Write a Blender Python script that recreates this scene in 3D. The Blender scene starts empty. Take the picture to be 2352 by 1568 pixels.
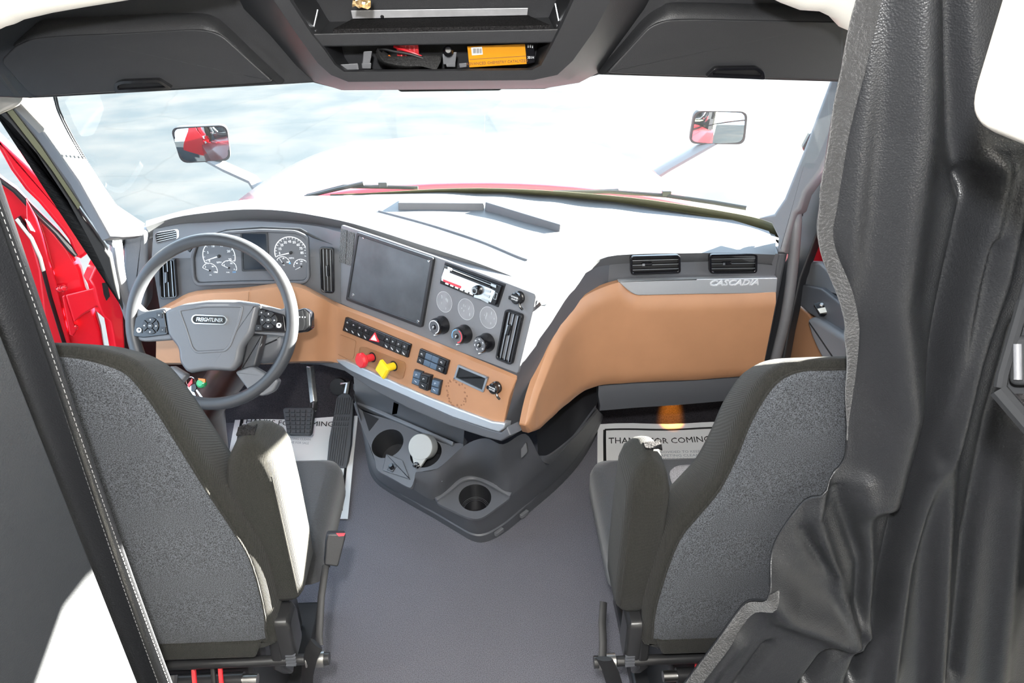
import bpy, bmesh, math, random
from mathutils import Vector, Matrix
from mathutils.geometry import tessellate_polygon
random.seed(7)
scene = bpy.context.scene
COL = scene.collection
V = Vector

# ------------------------------------------------------------------ camera
F_PX = 1680.0
PITCH, YAW = math.radians(29.5), math.radians(2.6)
CAM = V((0.06, 0.0, 1.77))
_fh = V((math.sin(YAW), math.cos(YAW), 0))
RGT = V((math.cos(YAW), -math.sin(YAW), 0))
FWD = _fh * math.cos(PITCH) + V((0, 0, -math.sin(PITCH)))
UPV = _fh * math.sin(PITCH) + V((0, 0, math.cos(PITCH)))
cd = bpy.data.cameras.new('camera')
cd.sensor_width = 36.0
cd.lens = 36.0 * F_PX / 2352.0
cd.clip_start = 0.02
cam = bpy.data.objects.new('camera', cd)
COL.objects.link(cam)
cam.matrix_world = Matrix(((RGT.x, UPV.x, -FWD.x, CAM.x), (RGT.y, UPV.y, -FWD.y, CAM.y),
                           (RGT.z, UPV.z, -FWD.z, CAM.z), (0, 0, 0, 1)))
scene.camera = cam

# ------------------------------------------------------------------ world, sun, flash, exposure
w = bpy.data.worlds.new('world'); scene.world = w
w.use_nodes = True
w.node_tree.nodes['Background'].inputs[0].default_value = (0.62, 0.80, 1.0, 1)
w.node_tree.nodes['Background'].inputs[1].default_value = 4.6
SUN_DIR = V((0.80, 0.40, 0.29)).normalized()
sd = bpy.data.lights.new('sun', 'SUN'); sd.energy = 160; sd.angle = 0.009; sd.color = (1, 0.96, 0.86)
sun = bpy.data.objects.new('sun', sd); COL.objects.link(sun)
sun.rotation_euler = (-SUN_DIR).to_track_quat('-Z', 'Y').to_euler()
fd = bpy.data.lights.new('camera_flash', 'POINT'); fd.energy = 108; fd.shadow_soft_size = 0.028; fd.color = (1, 1, 1)
flash = bpy.data.objects.new('camera_flash', fd); COL.objects.link(flash)
flash.location = (0.02, -0.03, 1.95)
scene.view_settings.view_transform = 'Standard'
scene.view_settings.look = 'None'
scene.view_settings.exposure = 0.25
scene.view_settings.gamma = 1.0
scene.view_settings.use_curve_mapping = False

# ------------------------------------------------------------------ measuring helpers
def ray(px, py):
    return FWD + RGT * ((px - 1176) / F_PX) + UPV * ((784 - py) / F_PX)
def onz(px, py, z):
    d = ray(px, py); return CAM + d * ((z - CAM.z) / d.z)
def ony(px, py, y):
    d = ray(px, py); return CAM + d * (y / d.y)
def onx(px, py, x):
    d = ray(px, py); return CAM + d * ((x - CAM.x) / d.x)
class PL:
    """A flat working plane in the cab: origin, normal, and its own u/v axes."""
    def __init__(s, o, n, ex=None):
        s.o = V(o); s.n = V(n).normalized()
        s.ex = V(ex).normalized() if ex else V((0, 0, 1)).cross(s.n).normalized()
        s.ex = (s.ex - s.n * s.ex.dot(s.n)).normalized()
        s.ey = s.n.cross(s.ex)
    def hit(s, px, py, h=0):
        d = ray(px, py); o = s.o + s.n * h
        return CAM + d * ((o - CAM).dot(s.n) / d.dot(s.n))
    def uv(s, px, py, h=0):
        q = s.hit(px, py, h) - s.o
        return (q.dot(s.ex), q.dot(s.ey))
    def poly(s, pts, h=0):
        return [s.uv(p[0], p[1], h) for p in pts]
    def pt(s, uv, h=0):
        return s.o + s.ex * uv[0] + s.ey * uv[1] + s.n * h
    def at(s, px, py, h=0):
        """same orientation, origin under this point"""
        return PL(s.hit(px, py, h), s.n, s.ex)

# ------------------------------------------------------------------ 2-D outline helpers
def area(p):
    return sum(p[i][0] * p[(i + 1) % len(p)][1] - p[(i + 1) % len(p)][0] * p[i][1] for i in range(len(p))) / 2
def rnd(poly, r, n=4):
    out = []
    N = len(poly)
    for i in range(N):
        a, b, c = V(poly[i - 1]), V(poly[i]), V(poly[(i + 1) % N])
        rr = r[i] if isinstance(r, (list, tuple)) else r
        la, lc = (a - b).length, (c - b).length
        k = min(rr, la * .48, lc * .48)
        if k < 1e-6 or la < 1e-6 or lc < 1e-6:
            out += [tuple(b)] * (n + 1); continue
        p, q = b + (a - b).normalized() * k, b + (c - b).normalized() * k
        for j in range(n + 1):
            t = j / n
            out.append(tuple(p * (1 - t) ** 2 + b * 2 * t * (1 - t) + q * t * t))
    return out
def catmull(pts, n=6, closed=True):
    pts = [V(p) for p in pts]; N = len(pts); out = []
    rng = range(N) if closed else range(N - 1)
    for i in rng:
        if closed:
            p0, p1, p2, p3 = pts[i - 1], pts[i], pts[(i + 1) % N], pts[(i + 2) % N]
        else:
            p1, p2 = pts[i], pts[i + 1]
            p0 = pts[i - 1] if i > 0 else p1 * 2 - p2
            p3 = pts[i + 2] if i + 2 < N else p2 * 2 - p1
        for j in range(n):
            t = j / n
            out.append(0.5 * ((2 * p1) + (p2 - p0) * t + (2 * p0 - 5 * p1 + 4 * p2 - p3) * t * t + (3 * p1 - p0 - 3 * p2 + p3) * t ** 3))
    if not closed: out.append(pts[-1])
    return out
def offs(poly, d):
    """shrink (d>0) an outline"""
    s = 1 if area(poly) > 0 else -1
    out = []; N = len(poly)
    for i in range(N):
        a, b, c = V(poly[i - 1]), V(poly[i]), V(poly[(i + 1) % N])
        e1 = (b - a); e2 = (c - b)
        if e1.length < 1e-9: e1 = e2
        if e2.length < 1e-9: e2 = e1
        e1.normalize(); e2.normalize()
        n1 = V((-e1.y, e1.x)) * s; n2 = V((-e2.y, e2.x)) * s
        m = n1 + n2
        if m.length < 1e-6: m = n1
        m.normalize()
        k = max(.4, m.dot(n1))
        out.append(tuple(b + m * (d / k)))
    return out
def circ(c, r, n=24, r2=None, a0=0):
    return [(c[0] + r * math.cos(a0 + 2 * math.pi * i / n), c[1] + (r2 or r) * math.sin(a0 + 2 * math.pi * i / n)) for i in range(n)]

# ------------------------------------------------------------------ materials
MATS = {}
def mat(name, color, rough=.5, metal=0, spec=.5, noise=None, bump=None, coat=0, sheen=0, trans=0, emit=None, speck=None):
    m = bpy.data.materials.new(name); m.use_nodes = True
    nt = m.node_tree; b = nt.nodes['Principled BSDF']
    b.inputs['Base Color'].default_value = (*color, 1)
    b.inputs['Roughness'].default_value = rough
    b.inputs['Metallic'].default_value = metal
    b.inputs['Specular IOR Level'].default_value = spec
    b.inputs['Coat Weight'].default_value = coat
    b.inputs['Coat Roughness'].default_value = .08
    b.inputs['Sheen Weight'].default_value = sheen
    b.inputs['Sheen Roughness'].default_value = .6
    b.inputs['Transmission Weight'].default_value = trans
    if emit:
        b.inputs['Emission Color'].default_value = (*emit[:3], 1); b.inputs['Emission Strength'].default_value = emit[3]
    tc = nt.nodes.new('ShaderNodeTexCoord')
    if noise:                                   # (scale, amount, detail)
        t = nt.nodes.new('ShaderNodeTexNoise'); t.inputs['Scale'].default_value = noise[0]; t.inputs['Detail'].default_value = noise[2] if len(noise) > 2 else 4
        nt.links.new(tc.outputs['Object'], t.inputs['Vector'])
        r = nt.nodes.new('ShaderNodeMapRange')
        r.inputs['From Min'].default_value = .3; r.inputs['From Max'].default_value = .7
        r.inputs['To Min'].default_value = 1 - noise[1]; r.inputs['To Max'].default_value = 1 + noise[1]
        nt.links.new(t.outputs['Fac'], r.inputs['Value'])
        mx = nt.nodes.new('ShaderNodeMix'); mx.data_type = 'RGBA'; mx.blend_type = 'MULTIPLY'
        mx.inputs['Factor'].default_value = 1
        mx.inputs['A'].default_value = (*color, 1)
        nt.links.new(r.outputs['Result'], mx.inputs['B'])
        nt.links.new(mx.outputs['Result'], b.inputs['Base Color'])
    if bump:                                    # (kind, scale, strength, distance)
        if bump[0] == 'voronoi':
            t = nt.nodes.new('ShaderNodeTexVoronoi'); t.feature = 'F1'; o = 'Distance'
        elif bump[0] == 'wave':
            t = nt.nodes.new('ShaderNodeTexWave'); t.inputs['Distortion'].default_value = .3; o = 'Fac'
        else:
            t = nt.nodes.new('ShaderNodeTexNoise'); t.inputs['Detail'].default_value = 3; o = 'Fac'
        t.inputs['Scale'].default_value = bump[1]
        nt.links.new(tc.outputs['Object'], t.inputs['Vector'])
        bp = nt.nodes.new('ShaderNodeBump'); bp.inputs['Strength'].default_value = bump[2]
        bp.inputs['Distance'].default_value = bump[3] if len(bump) > 3 else .001
        nt.links.new(t.outputs[o], bp.inputs['Height']); nt.links.new(bp.outputs['Normal'], b.inputs['Normal'])
    MATS[name] = m
    return m
mat('plastic', (0.0814, 0.0851, 0.0953), .45, bump=('noise', 900, .25))
mat('plastic_deep', (0.0207, 0.0215, 0.0244), .42, bump=('noise', 900, .2))
mat('plastic_grey', (0.1406, 0.1443, 0.1554), .42, bump=('noise', 900, .2))
mat('plastic_satin', (0.0999, 0.1049, 0.1179), .3, bump=('noise', 700, .12))
mat('dash_top', (.075, .077, .082), .5, bump=('noise', 700, .25))
mat('header_plastic', (0.0217, 0.0223, 0.0249), .5, bump=('noise', 800, .35))
mat('header_leather', (0.0252, 0.0259, 0.0281), .45, bump=('voronoi', 520, .3, .0008))
mat('brown', (0.37, 0.1887, 0.0999), .42, noise=(9, .06), bump=('noise', 800, .15))
mat('brown_deep', (0.2664, 0.1332, 0.0629), .5)
mat('brown_stain', (0.222, 0.1036, 0.0555), .55)
mat('silver', (.42, .44, .47), .32, metal=.85)
mat('silver_strip', (.58,.61,.65), .38, metal=.7, bump=('noise', 900, .25))
mat('chrome', (.82, .83, .84), .12, metal=1)
mat('letter_silver', (.75, .77, .80), .35, metal=.35)
mat('chrome_satin', (.7, .71, .72), .3, metal=1)
mat('black', (.006, .006, .007), .5)
mat('bin_black', (.022, .023, .025), .75, spec=.15)
mat('gloss_black', (.008, .008, .010), .12, spec=.6)
mat('screen', (.012, .018, .028), .18)
mat('cover_plate', (0.074, 0.0814, 0.0925), .3, noise=(14, .25), bump=('noise', 60, .06))
mat('wheel_rubber', (0.037, 0.0392, 0.0444), .4, bump=('noise', 800, .3))
mat('wheel_pad', (0.111, 0.1147, 0.1243), .36, bump=('noise', 900, .2))
mat('button', (0.0163, 0.017, 0.0192), .35)
mat('button_blue', (0.074, 0.111, 0.1628), .3)
mat('mark_white', (.8, .82, .85), .5)
mat('mark_blue', (.16, .42, .75), .5)
mat('mark_red', (.75, .04, .06), .5)
mat('red_knob', (.65, .03, .04), .25)
mat('yellow_knob', (.85, .62, .02), .28)
mat('knit', (0.0155, 0.0152, 0.013), .95, spec=.2, sheen=.05, noise=(420, .35, 2), bump=('wave', 190, .5, .0015))
mat('heather', (0.0538, 0.0582, 0.0657), .95, spec=.2, sheen=.06, noise=(620, .9, 2), bump=('noise', 620, .8, .0015))
mat('seat_grey', (0.2442, 0.2294, 0.2294), .95, spec=.2, noise=(380, .35, 2), bump=('noise', 420, .5, .0015))
mat('velour', (0.0163, 0.017, 0.0192), .9, sheen=.2, noise=(200, .2), bump=('noise', 380, .4, .0015))
mat('leather', (0.0206, 0.0215, 0.0237), .37, spec=.6, bump=('voronoi', 430, .38, .0011))
mat('leather_grey', (0.0286, 0.0305, 0.0331), .5, bump=('voronoi', 420, .35, .001))
mat('velcro', (0.0089, 0.0093, 0.0102), .8, sheen=.4, noise=(160, .6), bump=('noise', 260, 1, .004))
mat('thread', (0.21, 0.21, 0.21), .7)
mat('carpet', (0.1554, 0.1554, 0.1776), .98, spec=.1, noise=(420, .4, 3), bump=('noise', 500, .7, .003))
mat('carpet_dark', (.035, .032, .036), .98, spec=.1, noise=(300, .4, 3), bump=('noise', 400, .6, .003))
mat('paper', (.88,.88,.87), .6, noise=(5, .02))
mat('ink', (.012, .012, .012), .6)
mat('ink_grey', (.35, .37, .4), .6)
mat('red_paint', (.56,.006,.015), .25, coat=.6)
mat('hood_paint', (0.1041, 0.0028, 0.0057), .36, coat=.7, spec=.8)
mat('hood_arm', (.12, .125, .13), .4)
mat('cream', (.82,.79,.72), .6, bump=('noise', 500, .15))
mat('taupe', (0.222, 0.2035, 0.185), .55, bump=('noise', 500, .2))
mat('pillar_grey', (0.1258, 0.1258, 0.1332), .5, bump=('noise', 500, .2))
mat('rubber', (.008,.008,.009), .6)
mat('olive', (.10, .098, .05), .6)
mat('foam', (0.0185, 0.0178, 0.0185), 1, spec=.1, noise=(300, .7), bump=('noise', 320, 1, .004))
mat('metal_strip', (.62, .62, .64), .4, metal=.5, noise=(30, .1))
mat('orange_card', (0.703, 0.296, 0.0074), .5)
mat('white_label', (.85, .85, .85), .5)
mat('red_plastic', (0.592, 0.037, 0.0444), .4)
mat('red_wire', (.7, .02, .03), .4)
mat('orange_wire', (.75, .2, .02), .4)
mat('mesh_cloth', (0.0163, 0.0163, 0.017), .85, noise=(260, .5), bump=('noise', 300, .9, .003))
mat('steel', (.45, .44, .42), .35, metal=1, noise=(40, .15))
mat('black_steel', (.02, .02, .021), .3, spec=.6)
mat('grey_cup', (0.3478, 0.3626, 0.3626), .42)
mat('blue_cloth', (.25, .33, .62), .8)
mat('green_plastic', (.05, .42, .16), .2, trans=.3)
mat('pedal_rubber', (0.0407, 0.0444, 0.0503), .55, bump=('noise', 400, .2))
mat('ash', (.32, .34, .36), .9)
mat('boot', (.035, .012, .008), .35)
mat('sticker_film', (0.2331, 0.2386, 0.2553), .10, noise=(25, .12))
mat('foil', (.6, .45, .25), .2, metal=.8, noise=(60, .9))
mat('floor_line', (.16, .125, .07), .9)

def special_glass():
    m = bpy.data.materials.new('windshield_glass'); m.use_nodes = True
    nt = m.node_tree; nt.nodes.clear()
    out = nt.nodes.new('ShaderNodeOutputMaterial')
    tr = nt.nodes.new('ShaderNodeBsdfTransparent'); tr.inputs[0].default_value = (.95, .98, .97, 1)
    gl = nt.nodes.new('ShaderNodeBsdfGlossy'); gl.inputs['Roughness'].default_value = .02
    tl = nt.nodes.new('ShaderNodeBsdfTranslucent'); tl.inputs[0].default_value = (.9, .95, .97, 1)
    no = nt.nodes.new('ShaderNodeTexNoise'); no.inputs['Scale'].default_value = 5; no.inputs['Detail'].default_value = 6
    tc = nt.nodes.new('ShaderNodeTexCoord'); nt.links.new(tc.outputs['Object'], no.inputs['Vector'])
    mr = nt.nodes.new('ShaderNodeMapRange'); mr.inputs['To Min'].default_value = .0008; mr.inputs['To Max'].default_value = .0025
    nt.links.new(no.outputs['Fac'], mr.inputs['Value'])
    m1 = nt.nodes.new('ShaderNodeMixShader'); m1.inputs[0].default_value = .04
    nt.links.new(tr.outputs[0], m1.inputs[1]); nt.links.new(gl.outputs[0], m1.inputs[2])
    m2 = nt.nodes.new('ShaderNodeMixShader'); nt.links.new(mr.outputs[0], m2.inputs[0])
    nt.links.new(m1.outputs[0], m2.inputs[1]); nt.links.new(tl.outputs[0], m2.inputs[2])
    nt.links.new(m2.outputs[0], out.inputs['Surface'])
    MATS['windshield_glass'] = m
special_glass()
def special_ground():
    m = bpy.data.materials.new('asphalt'); m.use_nodes = True
    nt = m.node_tree; b = nt.nodes['Principled BSDF']; b.inputs['Roughness'].default_value = .9; b.inputs['Specular IOR Level'].default_value = .06
    tc = nt.nodes.new('ShaderNodeTexCoord')
    n1 = nt.nodes.new('ShaderNodeTexNoise'); n1.inputs['Scale'].default_value = .9; n1.inputs['Detail'].default_value = 6
    nt.links.new(tc.outputs['Object'], n1.inputs['Vector'])
    cr = nt.nodes.new('ShaderNodeValToRGB')
    cr.color_ramp.elements[0].position = .35; cr.color_ramp.elements[0].color = (.022, .028, .033, 1)
    cr.color_ramp.elements[1].position = .65; cr.color_ramp.elements[1].color = (.037, .039, .041, 1)
    nt.links.new(n1.outputs['Fac'], cr.inputs['Fac'])
    n2 = nt.nodes.new('ShaderNodeTexNoise'); n2.inputs['Scale'].default_value = 2.2; n2.inputs['Detail'].default_value = 4
    nt.links.new(tc.outputs['Object'], n2.inputs['Vector'])
    ad = nt.nodes.new('ShaderNodeMix'); ad.data_type = 'VECTOR'; ad.inputs['Factor'].default_value = .18
    nt.links.new(tc.outputs['Object'], ad.inputs['A']); nt.links.new(n2.outputs['Color'], ad.inputs['B'])
    vo = nt.nodes.new('ShaderNodeTexVoronoi'); vo.feature = 'DISTANCE_TO_EDGE'; vo.inputs['Scale'].default_value = .55
    nt.links.new(ad.outputs['Result'], vo.inputs['Vector'])
    lt = nt.nodes.new('ShaderNodeMapRange'); lt.inputs['From Max'].default_value = .012
    lt.inputs['To Min'].default_value = .88; lt.inputs['To Max'].default_value = 1
    nt.links.new(vo.outputs['Distance'], lt.inputs['Value'])
    mx = nt.nodes.new('ShaderNodeMix'); mx.data_type = 'RGBA'; mx.blend_type = 'MULTIPLY'; mx.inputs['Factor'].default_value = 1
    nt.links.new(cr.outputs['Color'], mx.inputs['A']); nt.links.new(lt.outputs['Result'], mx.inputs['B'])
    nt.links.new(mx.outputs['Result'], b.inputs['Base Color'])
    MATS['asphalt'] = m
special_ground()
mat('mirror', (.46, .47, .48), .02, metal=1)

# ------------------------------------------------------------------ mesh builder
class MB:
    def __init__(s, m='plastic'):
        s.v = []; s.f = []; s.fm = []; s.ml = []; s.m(m)
    def m(s, name):
        if name not in s.ml: s.ml.append(name)
        s.c = s.ml.index(name); return s
    def add(s, vs, fs):
        k = len(s.v); s.v += [tuple(p) for p in vs]
        for f in fs: s.f.append([i + k for i in f]); s.fm.append(s.c)
        return s
    def solid(s, low, high):
        """two matching 3-D outlines, capped"""
        n = len(low)
        fs = [list(range(n - 1, -1, -1)), [n + i for i in range(n)]]
        fs += [[i, (i + 1) % n, n + (i + 1) % n, n + i] for i in range(n)]
        return s.add(list(low) + list(high), fs)
    def prism(s, pl, uv, h0, h1, taper=0):
        if area(uv) < 0: uv = uv[::-1]
        up = offs(uv, taper) if taper else uv
        return s.solid([pl.pt(p, h0) for p in uv], [pl.pt(p, h1) for p in up])
    def pill(s, pl, uv, h0, h1, r=.004, n=3):
        """prism with a rounded upper edge"""
        if area(uv) < 0: uv = uv[::-1]
        rings = [[pl.pt(p, h0) for p in uv]]
        for i in range(n + 1):
            a = math.pi / 2 * i / n
            rings.append([pl.pt(p, h1 - r + r * math.sin(a)) for p in offs(uv, r * (1 - math.cos(a)))])
        return s.loft(rings)
    def loft(s, rings, closed=True, cap=True):
        n = len(rings[0]); vs = [p for r in rings for p in r]; fs = []
        for k in range(len(rings) - 1):
            for i in range(n if closed else n - 1):
                j = (i + 1) % n
                fs.append([k * n + i, k * n + j, (k + 1) * n + j, (k + 1) * n + i])
        if cap and closed:
            fs.append(list(range(n - 1, -1, -1))); fs.append([(len(rings) - 1) * n + i for i in range(n)])
        return s.add(vs, fs)
    def frame(s, pl, outer, inner, h0, h1):
        if area(outer) < 0: outer = outer[::-1]
        if area(inner) < 0: inner = inner[::-1]
        n = len(outer)
        vs = [pl.pt(p, h0) for p in outer] + [pl.pt(p, h1) for p in outer] + [pl.pt(p, h1) for p in inner] + [pl.pt(p, h0) for p in inner]
        fs = []
        for a in range(4):
            b = (a + 1) % 4
            fs += [[a * n + i, a * n + (i + 1) % n, b * n + (i + 1) % n, b * n + i] for i in range(n)]
        return s.add(vs, fs)
    def holed(s, pl, outer, holes, h0, h1):
        """a plate with any number of holes"""
        if area(outer) < 0: outer = outer[::-1]
        loops = [outer] + [h if area(h) < 0 else h[::-1] for h in holes]
        flat = [p for l in loops for p in l]
        tris = tessellate_polygon([[V((p[0], p[1], 0)) for p in l] for l in loops])
        n = len(flat)
        fs = []
        for t in tris:
            a = area([flat[i] for i in t])
            t = list(t) if a > 0 else list(t)[::-1]
            fs.append([n + i for i in t]); fs.append(t[::-1])
        k = 0
        for l in loops:
            m = len(l)
            fs += [[k + i, k + (i + 1) % m, n + k + (i + 1) % m, n + k + i] for i in range(m)]
            k += m
        return s.add([pl.pt(p, h0) for p in flat] + [pl.pt(p, h1) for p in flat], fs)
    def box(s, c, d, R=None):
        c = V(c); R = R or Matrix.Identity(3); q = []
        for z in (-1, 1):
            for x, y in ((-1, -1), (1, -1), (1, 1), (-1, 1)):
                q.append(c + R @ V((x * d[0] / 2, y * d[1] / 2, z * d[2] / 2)))
        return s.add(q, [[3, 2, 1, 0], [4, 5, 6, 7], [0, 1, 5, 4], [1, 2, 6, 5], [2, 3, 7, 6], [3, 0, 4, 7]])
    def tube(s, pts, r, n=12, flat=1.0, up=None, cap=True):
        pts = [V(p) for p in pts]; rings = []
        ref = V(up) if up else None
        for i, p in enumerate(pts):
            t = (pts[min(i + 1, len(pts) - 1)] - pts[max(i - 1, 0)])
            if t.length < 1e-9: t = V((0, 0, 1))
            t.normalize()
            if ref is None:
                ref = V((0, 0, 1)) if abs(t.z) < .9 else V((1, 0, 0))
            a = (ref - t * ref.dot(t)); a.normalize(); ref = a if not up else V(up); b = t.cross(a)
            rr = r[i] if isinstance(r, (list, tuple)) else r
            rings.append([p + a * (rr * flat * math.cos(2 * math.pi * k / n)) + b * (rr * math.sin(2 * math.pi * k / n)) for k in range(n)])
        return s.loft(rings, True, cap)
    def lathe(s, pl, c, prof, n=28, cap=True):
        """prof: (radius, height along the normal)"""
        rings = [[pl.pt(p, h) for p in circ(c, max(r, 1e-5), n)] for r, h in prof]
        return s.loft(rings, True, cap)
    def grid(s, rows):
        n = len(rows[0])
        fs = [[a * n + i, a * n + i + 1, (a + 1) * n + i + 1, (a + 1) * n + i] for a in range(len(rows) - 1) for i in range(n - 1)]
        return s.add([p for r in rows for p in r], fs)
    def sheet(s, rows, t):
        """a grid given thickness t along +d"""
        d = V(t); n = len(rows[0]); R = len(rows); k = n * R
        fs = [[a * n + i, a * n + i + 1, (a + 1) * n + i + 1, (a + 1) * n + i] for a in range(R - 1) for i in range(n - 1)]
        fs += [[k + j for j in f[::-1]] for f in fs]
        bd = [i for i in range(n)] + [a * n + n - 1 for a in range(1, R)] + [(R - 1) * n + i for i in range(n - 2, -1, -1)] + [a * n for a in range(R - 2, 0, -1)]
        fs += [[bd[(i + 1) % len(bd)], bd[i], k + bd[i], k + bd[(i + 1) % len(bd)]] for i in range(len(bd))]
        P = [V(p) for r in rows for p in r]
        return s.add(P + [p + d for p in P], fs)
    def text(s, string, pl, c, size, h=.0006, rot=0, shear=0, wide=1.0, bold=0, align='CENTER', depth=.0004):
        cu = bpy.data.curves.new('lettering', 'FONT'); cu.body = string; cu.size = size; cu.shear = shear
        cu.align_x = align; cu.align_y = 'CENTER'; cu.extrude = depth; cu.offset = bold; cu.resolution_u = 2
        o = bpy.data.objects.new('lettering', cu); COL.objects.link(o)
        dg = bpy.context.evaluated_depsgraph_get(); me = bpy.data.meshes.new_from_object(o.evaluated_get(dg))
        ca, sa = math.cos(rot), math.sin(rot)
        vs = []
        for q in me.vertices:
            x, y = q.co.x * wide, q.co.y
            vs.append(pl.pt((c[0] + x * ca - y * sa, c[1] + x * sa + y * ca), h + q.co.z))
        s.add(vs, [list(p.vertices) for p in me.polygons])
        bpy.data.objects.remove(o); bpy.data.curves.remove(cu); bpy.data.meshes.remove(me)
        return s
    def build(s, name, parent=None, smooth=35, bevel=0, seg=3, subd=0, weld=False):
        me = bpy.data.meshes.new(name)
        me.from_pydata(s.v, [], s.f)
        for n in s.ml: me.materials.append(MATS[n])
        me.polygons.foreach_set('material_index', s.fm)
        bm = bmesh.new(); bm.from_mesh(me)
        if weld: bmesh.ops.remove_doubles(bm, verts=bm.verts, dist=1e-5)
        bmesh.ops.recalc_face_normals(bm, faces=bm.faces)
        bm.to_mesh(me); bm.free()
        me.polygons.foreach_set('use_smooth', [len(q.vertices) < 7 for q in me.polygons])
        if smooth < 180: me.set_sharp_from_angle(angle=math.radians(smooth))
        me.update()
        o = bpy.data.objects.new(name, me); COL.objects.link(o)
        if bevel:
            b = o.modifiers.new('bevel', 'BEVEL'); b.width = bevel; b.segments = seg; b.limit_method = 'ANGLE'; b.angle_limit = math.radians(40)
            b.harden_normals = False
            me.set_sharp_from_angle(angle=math.radians(60))
        if subd:
            b = o.modifiers.new('subsurf', 'SUBSURF'); b.levels = subd; b.render_levels = subd
        if smooth <= 60 and not subd:
            wn = o.modifiers.new('weighted_normal', 'WEIGHTED_NORMAL'); wn.keep_sharp = True; wn.weight = 90
        if parent is not None: adopt(o, parent)
        return o
def adopt(o, parent):
    o.parent = parent
    if parent.type == 'EMPTY':
        o.matrix_parent_inverse = Matrix.Translation(-parent.location)
def tag(o, label, cat, group=None, kind=None):
    o['label'] = label; o['category'] = cat
    if group: o['group'] = group
    if kind: o['kind'] = kind
    return o
def thing(name, label, cat, loc, group=None):
    o = bpy.data.objects.new(name, None); COL.objects.link(o); o.location = V(loc); o.empty_display_size = .05
    return tag(o, label, cat, group)
def struct(o, label=None, cat=None):
    o['kind'] = 'structure'
    if label: o['label'] = label
    if cat: o['category'] = cat
    return o

# ================================================================== SETTING
# floor, toe boards, sleeper walls, ceiling, roof front
struct(MB('carpet').box((0, 1.0, -.02), (2.2, 4.2, .04)).build('floor'), 'blue grey carpeted cab floor', 'floor')
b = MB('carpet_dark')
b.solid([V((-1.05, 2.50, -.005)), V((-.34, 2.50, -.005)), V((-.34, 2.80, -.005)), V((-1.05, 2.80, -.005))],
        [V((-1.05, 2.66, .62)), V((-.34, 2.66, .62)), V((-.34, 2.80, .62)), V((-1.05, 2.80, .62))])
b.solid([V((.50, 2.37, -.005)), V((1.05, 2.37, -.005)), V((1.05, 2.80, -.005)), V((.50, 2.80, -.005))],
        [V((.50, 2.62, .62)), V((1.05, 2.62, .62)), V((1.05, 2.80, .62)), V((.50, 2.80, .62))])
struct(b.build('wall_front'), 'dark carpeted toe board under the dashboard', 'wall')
b = MB('plastic_deep').box((0, 2.62, .30), (.9, .3, .6))
struct(b.build('trim_1'), 'dark bulkhead behind the centre console', 'trim')
# sleeper side walls
PWL = onx(0, 1300, -.52)
b = MB('leather_grey').box((-.545, -.20, 1.02), (.05, 2.0, 2.04))
struct(b.build('wall_left', bevel=.006), 'dark grey sleeper side panel beside the left curtain', 'wall')
struct(MB('cream').box((-1.12, -.2, 1.1), (.06, 2.3, 2.3)).box((1.28, -.1, 1.1), (.06, 2.5, 2.3)).build('wall_right'), 'sleeper outer side walls', 'wall')
struct(MB('cream').box((0, -1.22, 1.1), (2.3, .06, 2.3)).build('wall_back'), 'sleeper back wall', 'wall')
struct(MB('cream').box((0, .30, 2.24), (2.32, 3.1, .06)).build('ceiling'), 'cream sleeper ceiling', 'ceiling')
# shell of the cab roof above the windshield and above the doors
b = MB('header_plastic')
b.box((0, 1.93, 1.86), (2.2, .06, .80))
b.box((-1.10, 1.30, 1.88), (.06, 1.3, .78))
PSH = PL((1.10, 0, 0), (-1, 0, 0), (0, 1, 0))
sy = PSH.ex.y
b.holed(PSH, [(y * sy, z * PSH.ey.z) for y, z in ((.66, .70), (2.0, .70), (2.0, 2.26), (.66, 2.26))],
        [[(y * sy, z * PSH.ey.z) for y, z in ((1.97, .95), (1.97, 1.42), (1.60, 1.55), (1.54, 1.56), (1.40, 1.51), (1.28, 1.42), (1.20, 1.25), (1.18, .95))]], -.03, .03)  # unseen side window, outlined so the sun lands on armrest and panel
struct(b.build('trim_2'), 'roof shell above the windshield and doors, side window shaped to steer the sun', 'trim')
# sills under the doors, and an unseen block added to shade the stack flank
b = MB('plastic_deep').box((-1.02, 1.55, .10), (.10, 1.2, .22)).box((1.08, 1.55, .35), (.05, 1.3, .70)).box((1.12, 2.10, .25), (.05, 1.3, .60)).box((1.14, 2.16, .76), (.05, .40, .48))
struct(b.build('trim_3'), 'door sills, with an unseen block added for shade', 'trim')

# windshield: base curve, top curve, pane and dark border
WB = [(-1.02, 2.02, 1.0), (-.95, 2.19, .985), (-.71, 2.38, .985), (-.38, 2.42, .985), (.06, 2.44, .985), (.49, 2.36, .97), (.87, 2.19, .955), (1.0, 2.04, .955)]
WT = [(-.95, 1.66, 1.50), (-.90, 1.72, 1.50), (-.66, 1.82, 1.50), (-.35, 1.84, 1.50), (.02, 1.85, 1.50), (.40, 1.83, 1.50), (.80, 1.76, 1.50), (.92, 1.69, 1.50)]
WBc, WTc = catmull(WB, 6, False), catmull(WT, 6, False)
rows = [[a.lerp(t, k / 8) + V((0, .035 * math.sin(math.pi * k / 8), 0)) for a, t in zip(WBc, WTc)] for k in range(9)]
win = MB('windshield_glass').grid(rows).build('window_1', smooth=180)
struct(win, 'wide curved windshield', 'window')
fr = MB('olive')
def fk(a): return .012 + .05 * max(0, min(1, (a.x + .3) / .9))
fr.sheet([[a.lerp(t, -.03 + (fk(a) + .03) * k) + V((0, -.004, 0)) for a, t in zip(WBc, WTc) if a.x > -.45] for k in (0, .5, 1)], V((0, -.003, 0)))
struct(fr.build('trim_4', smooth=180), 'olive dark border along the windshield base', 'trim')
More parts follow.
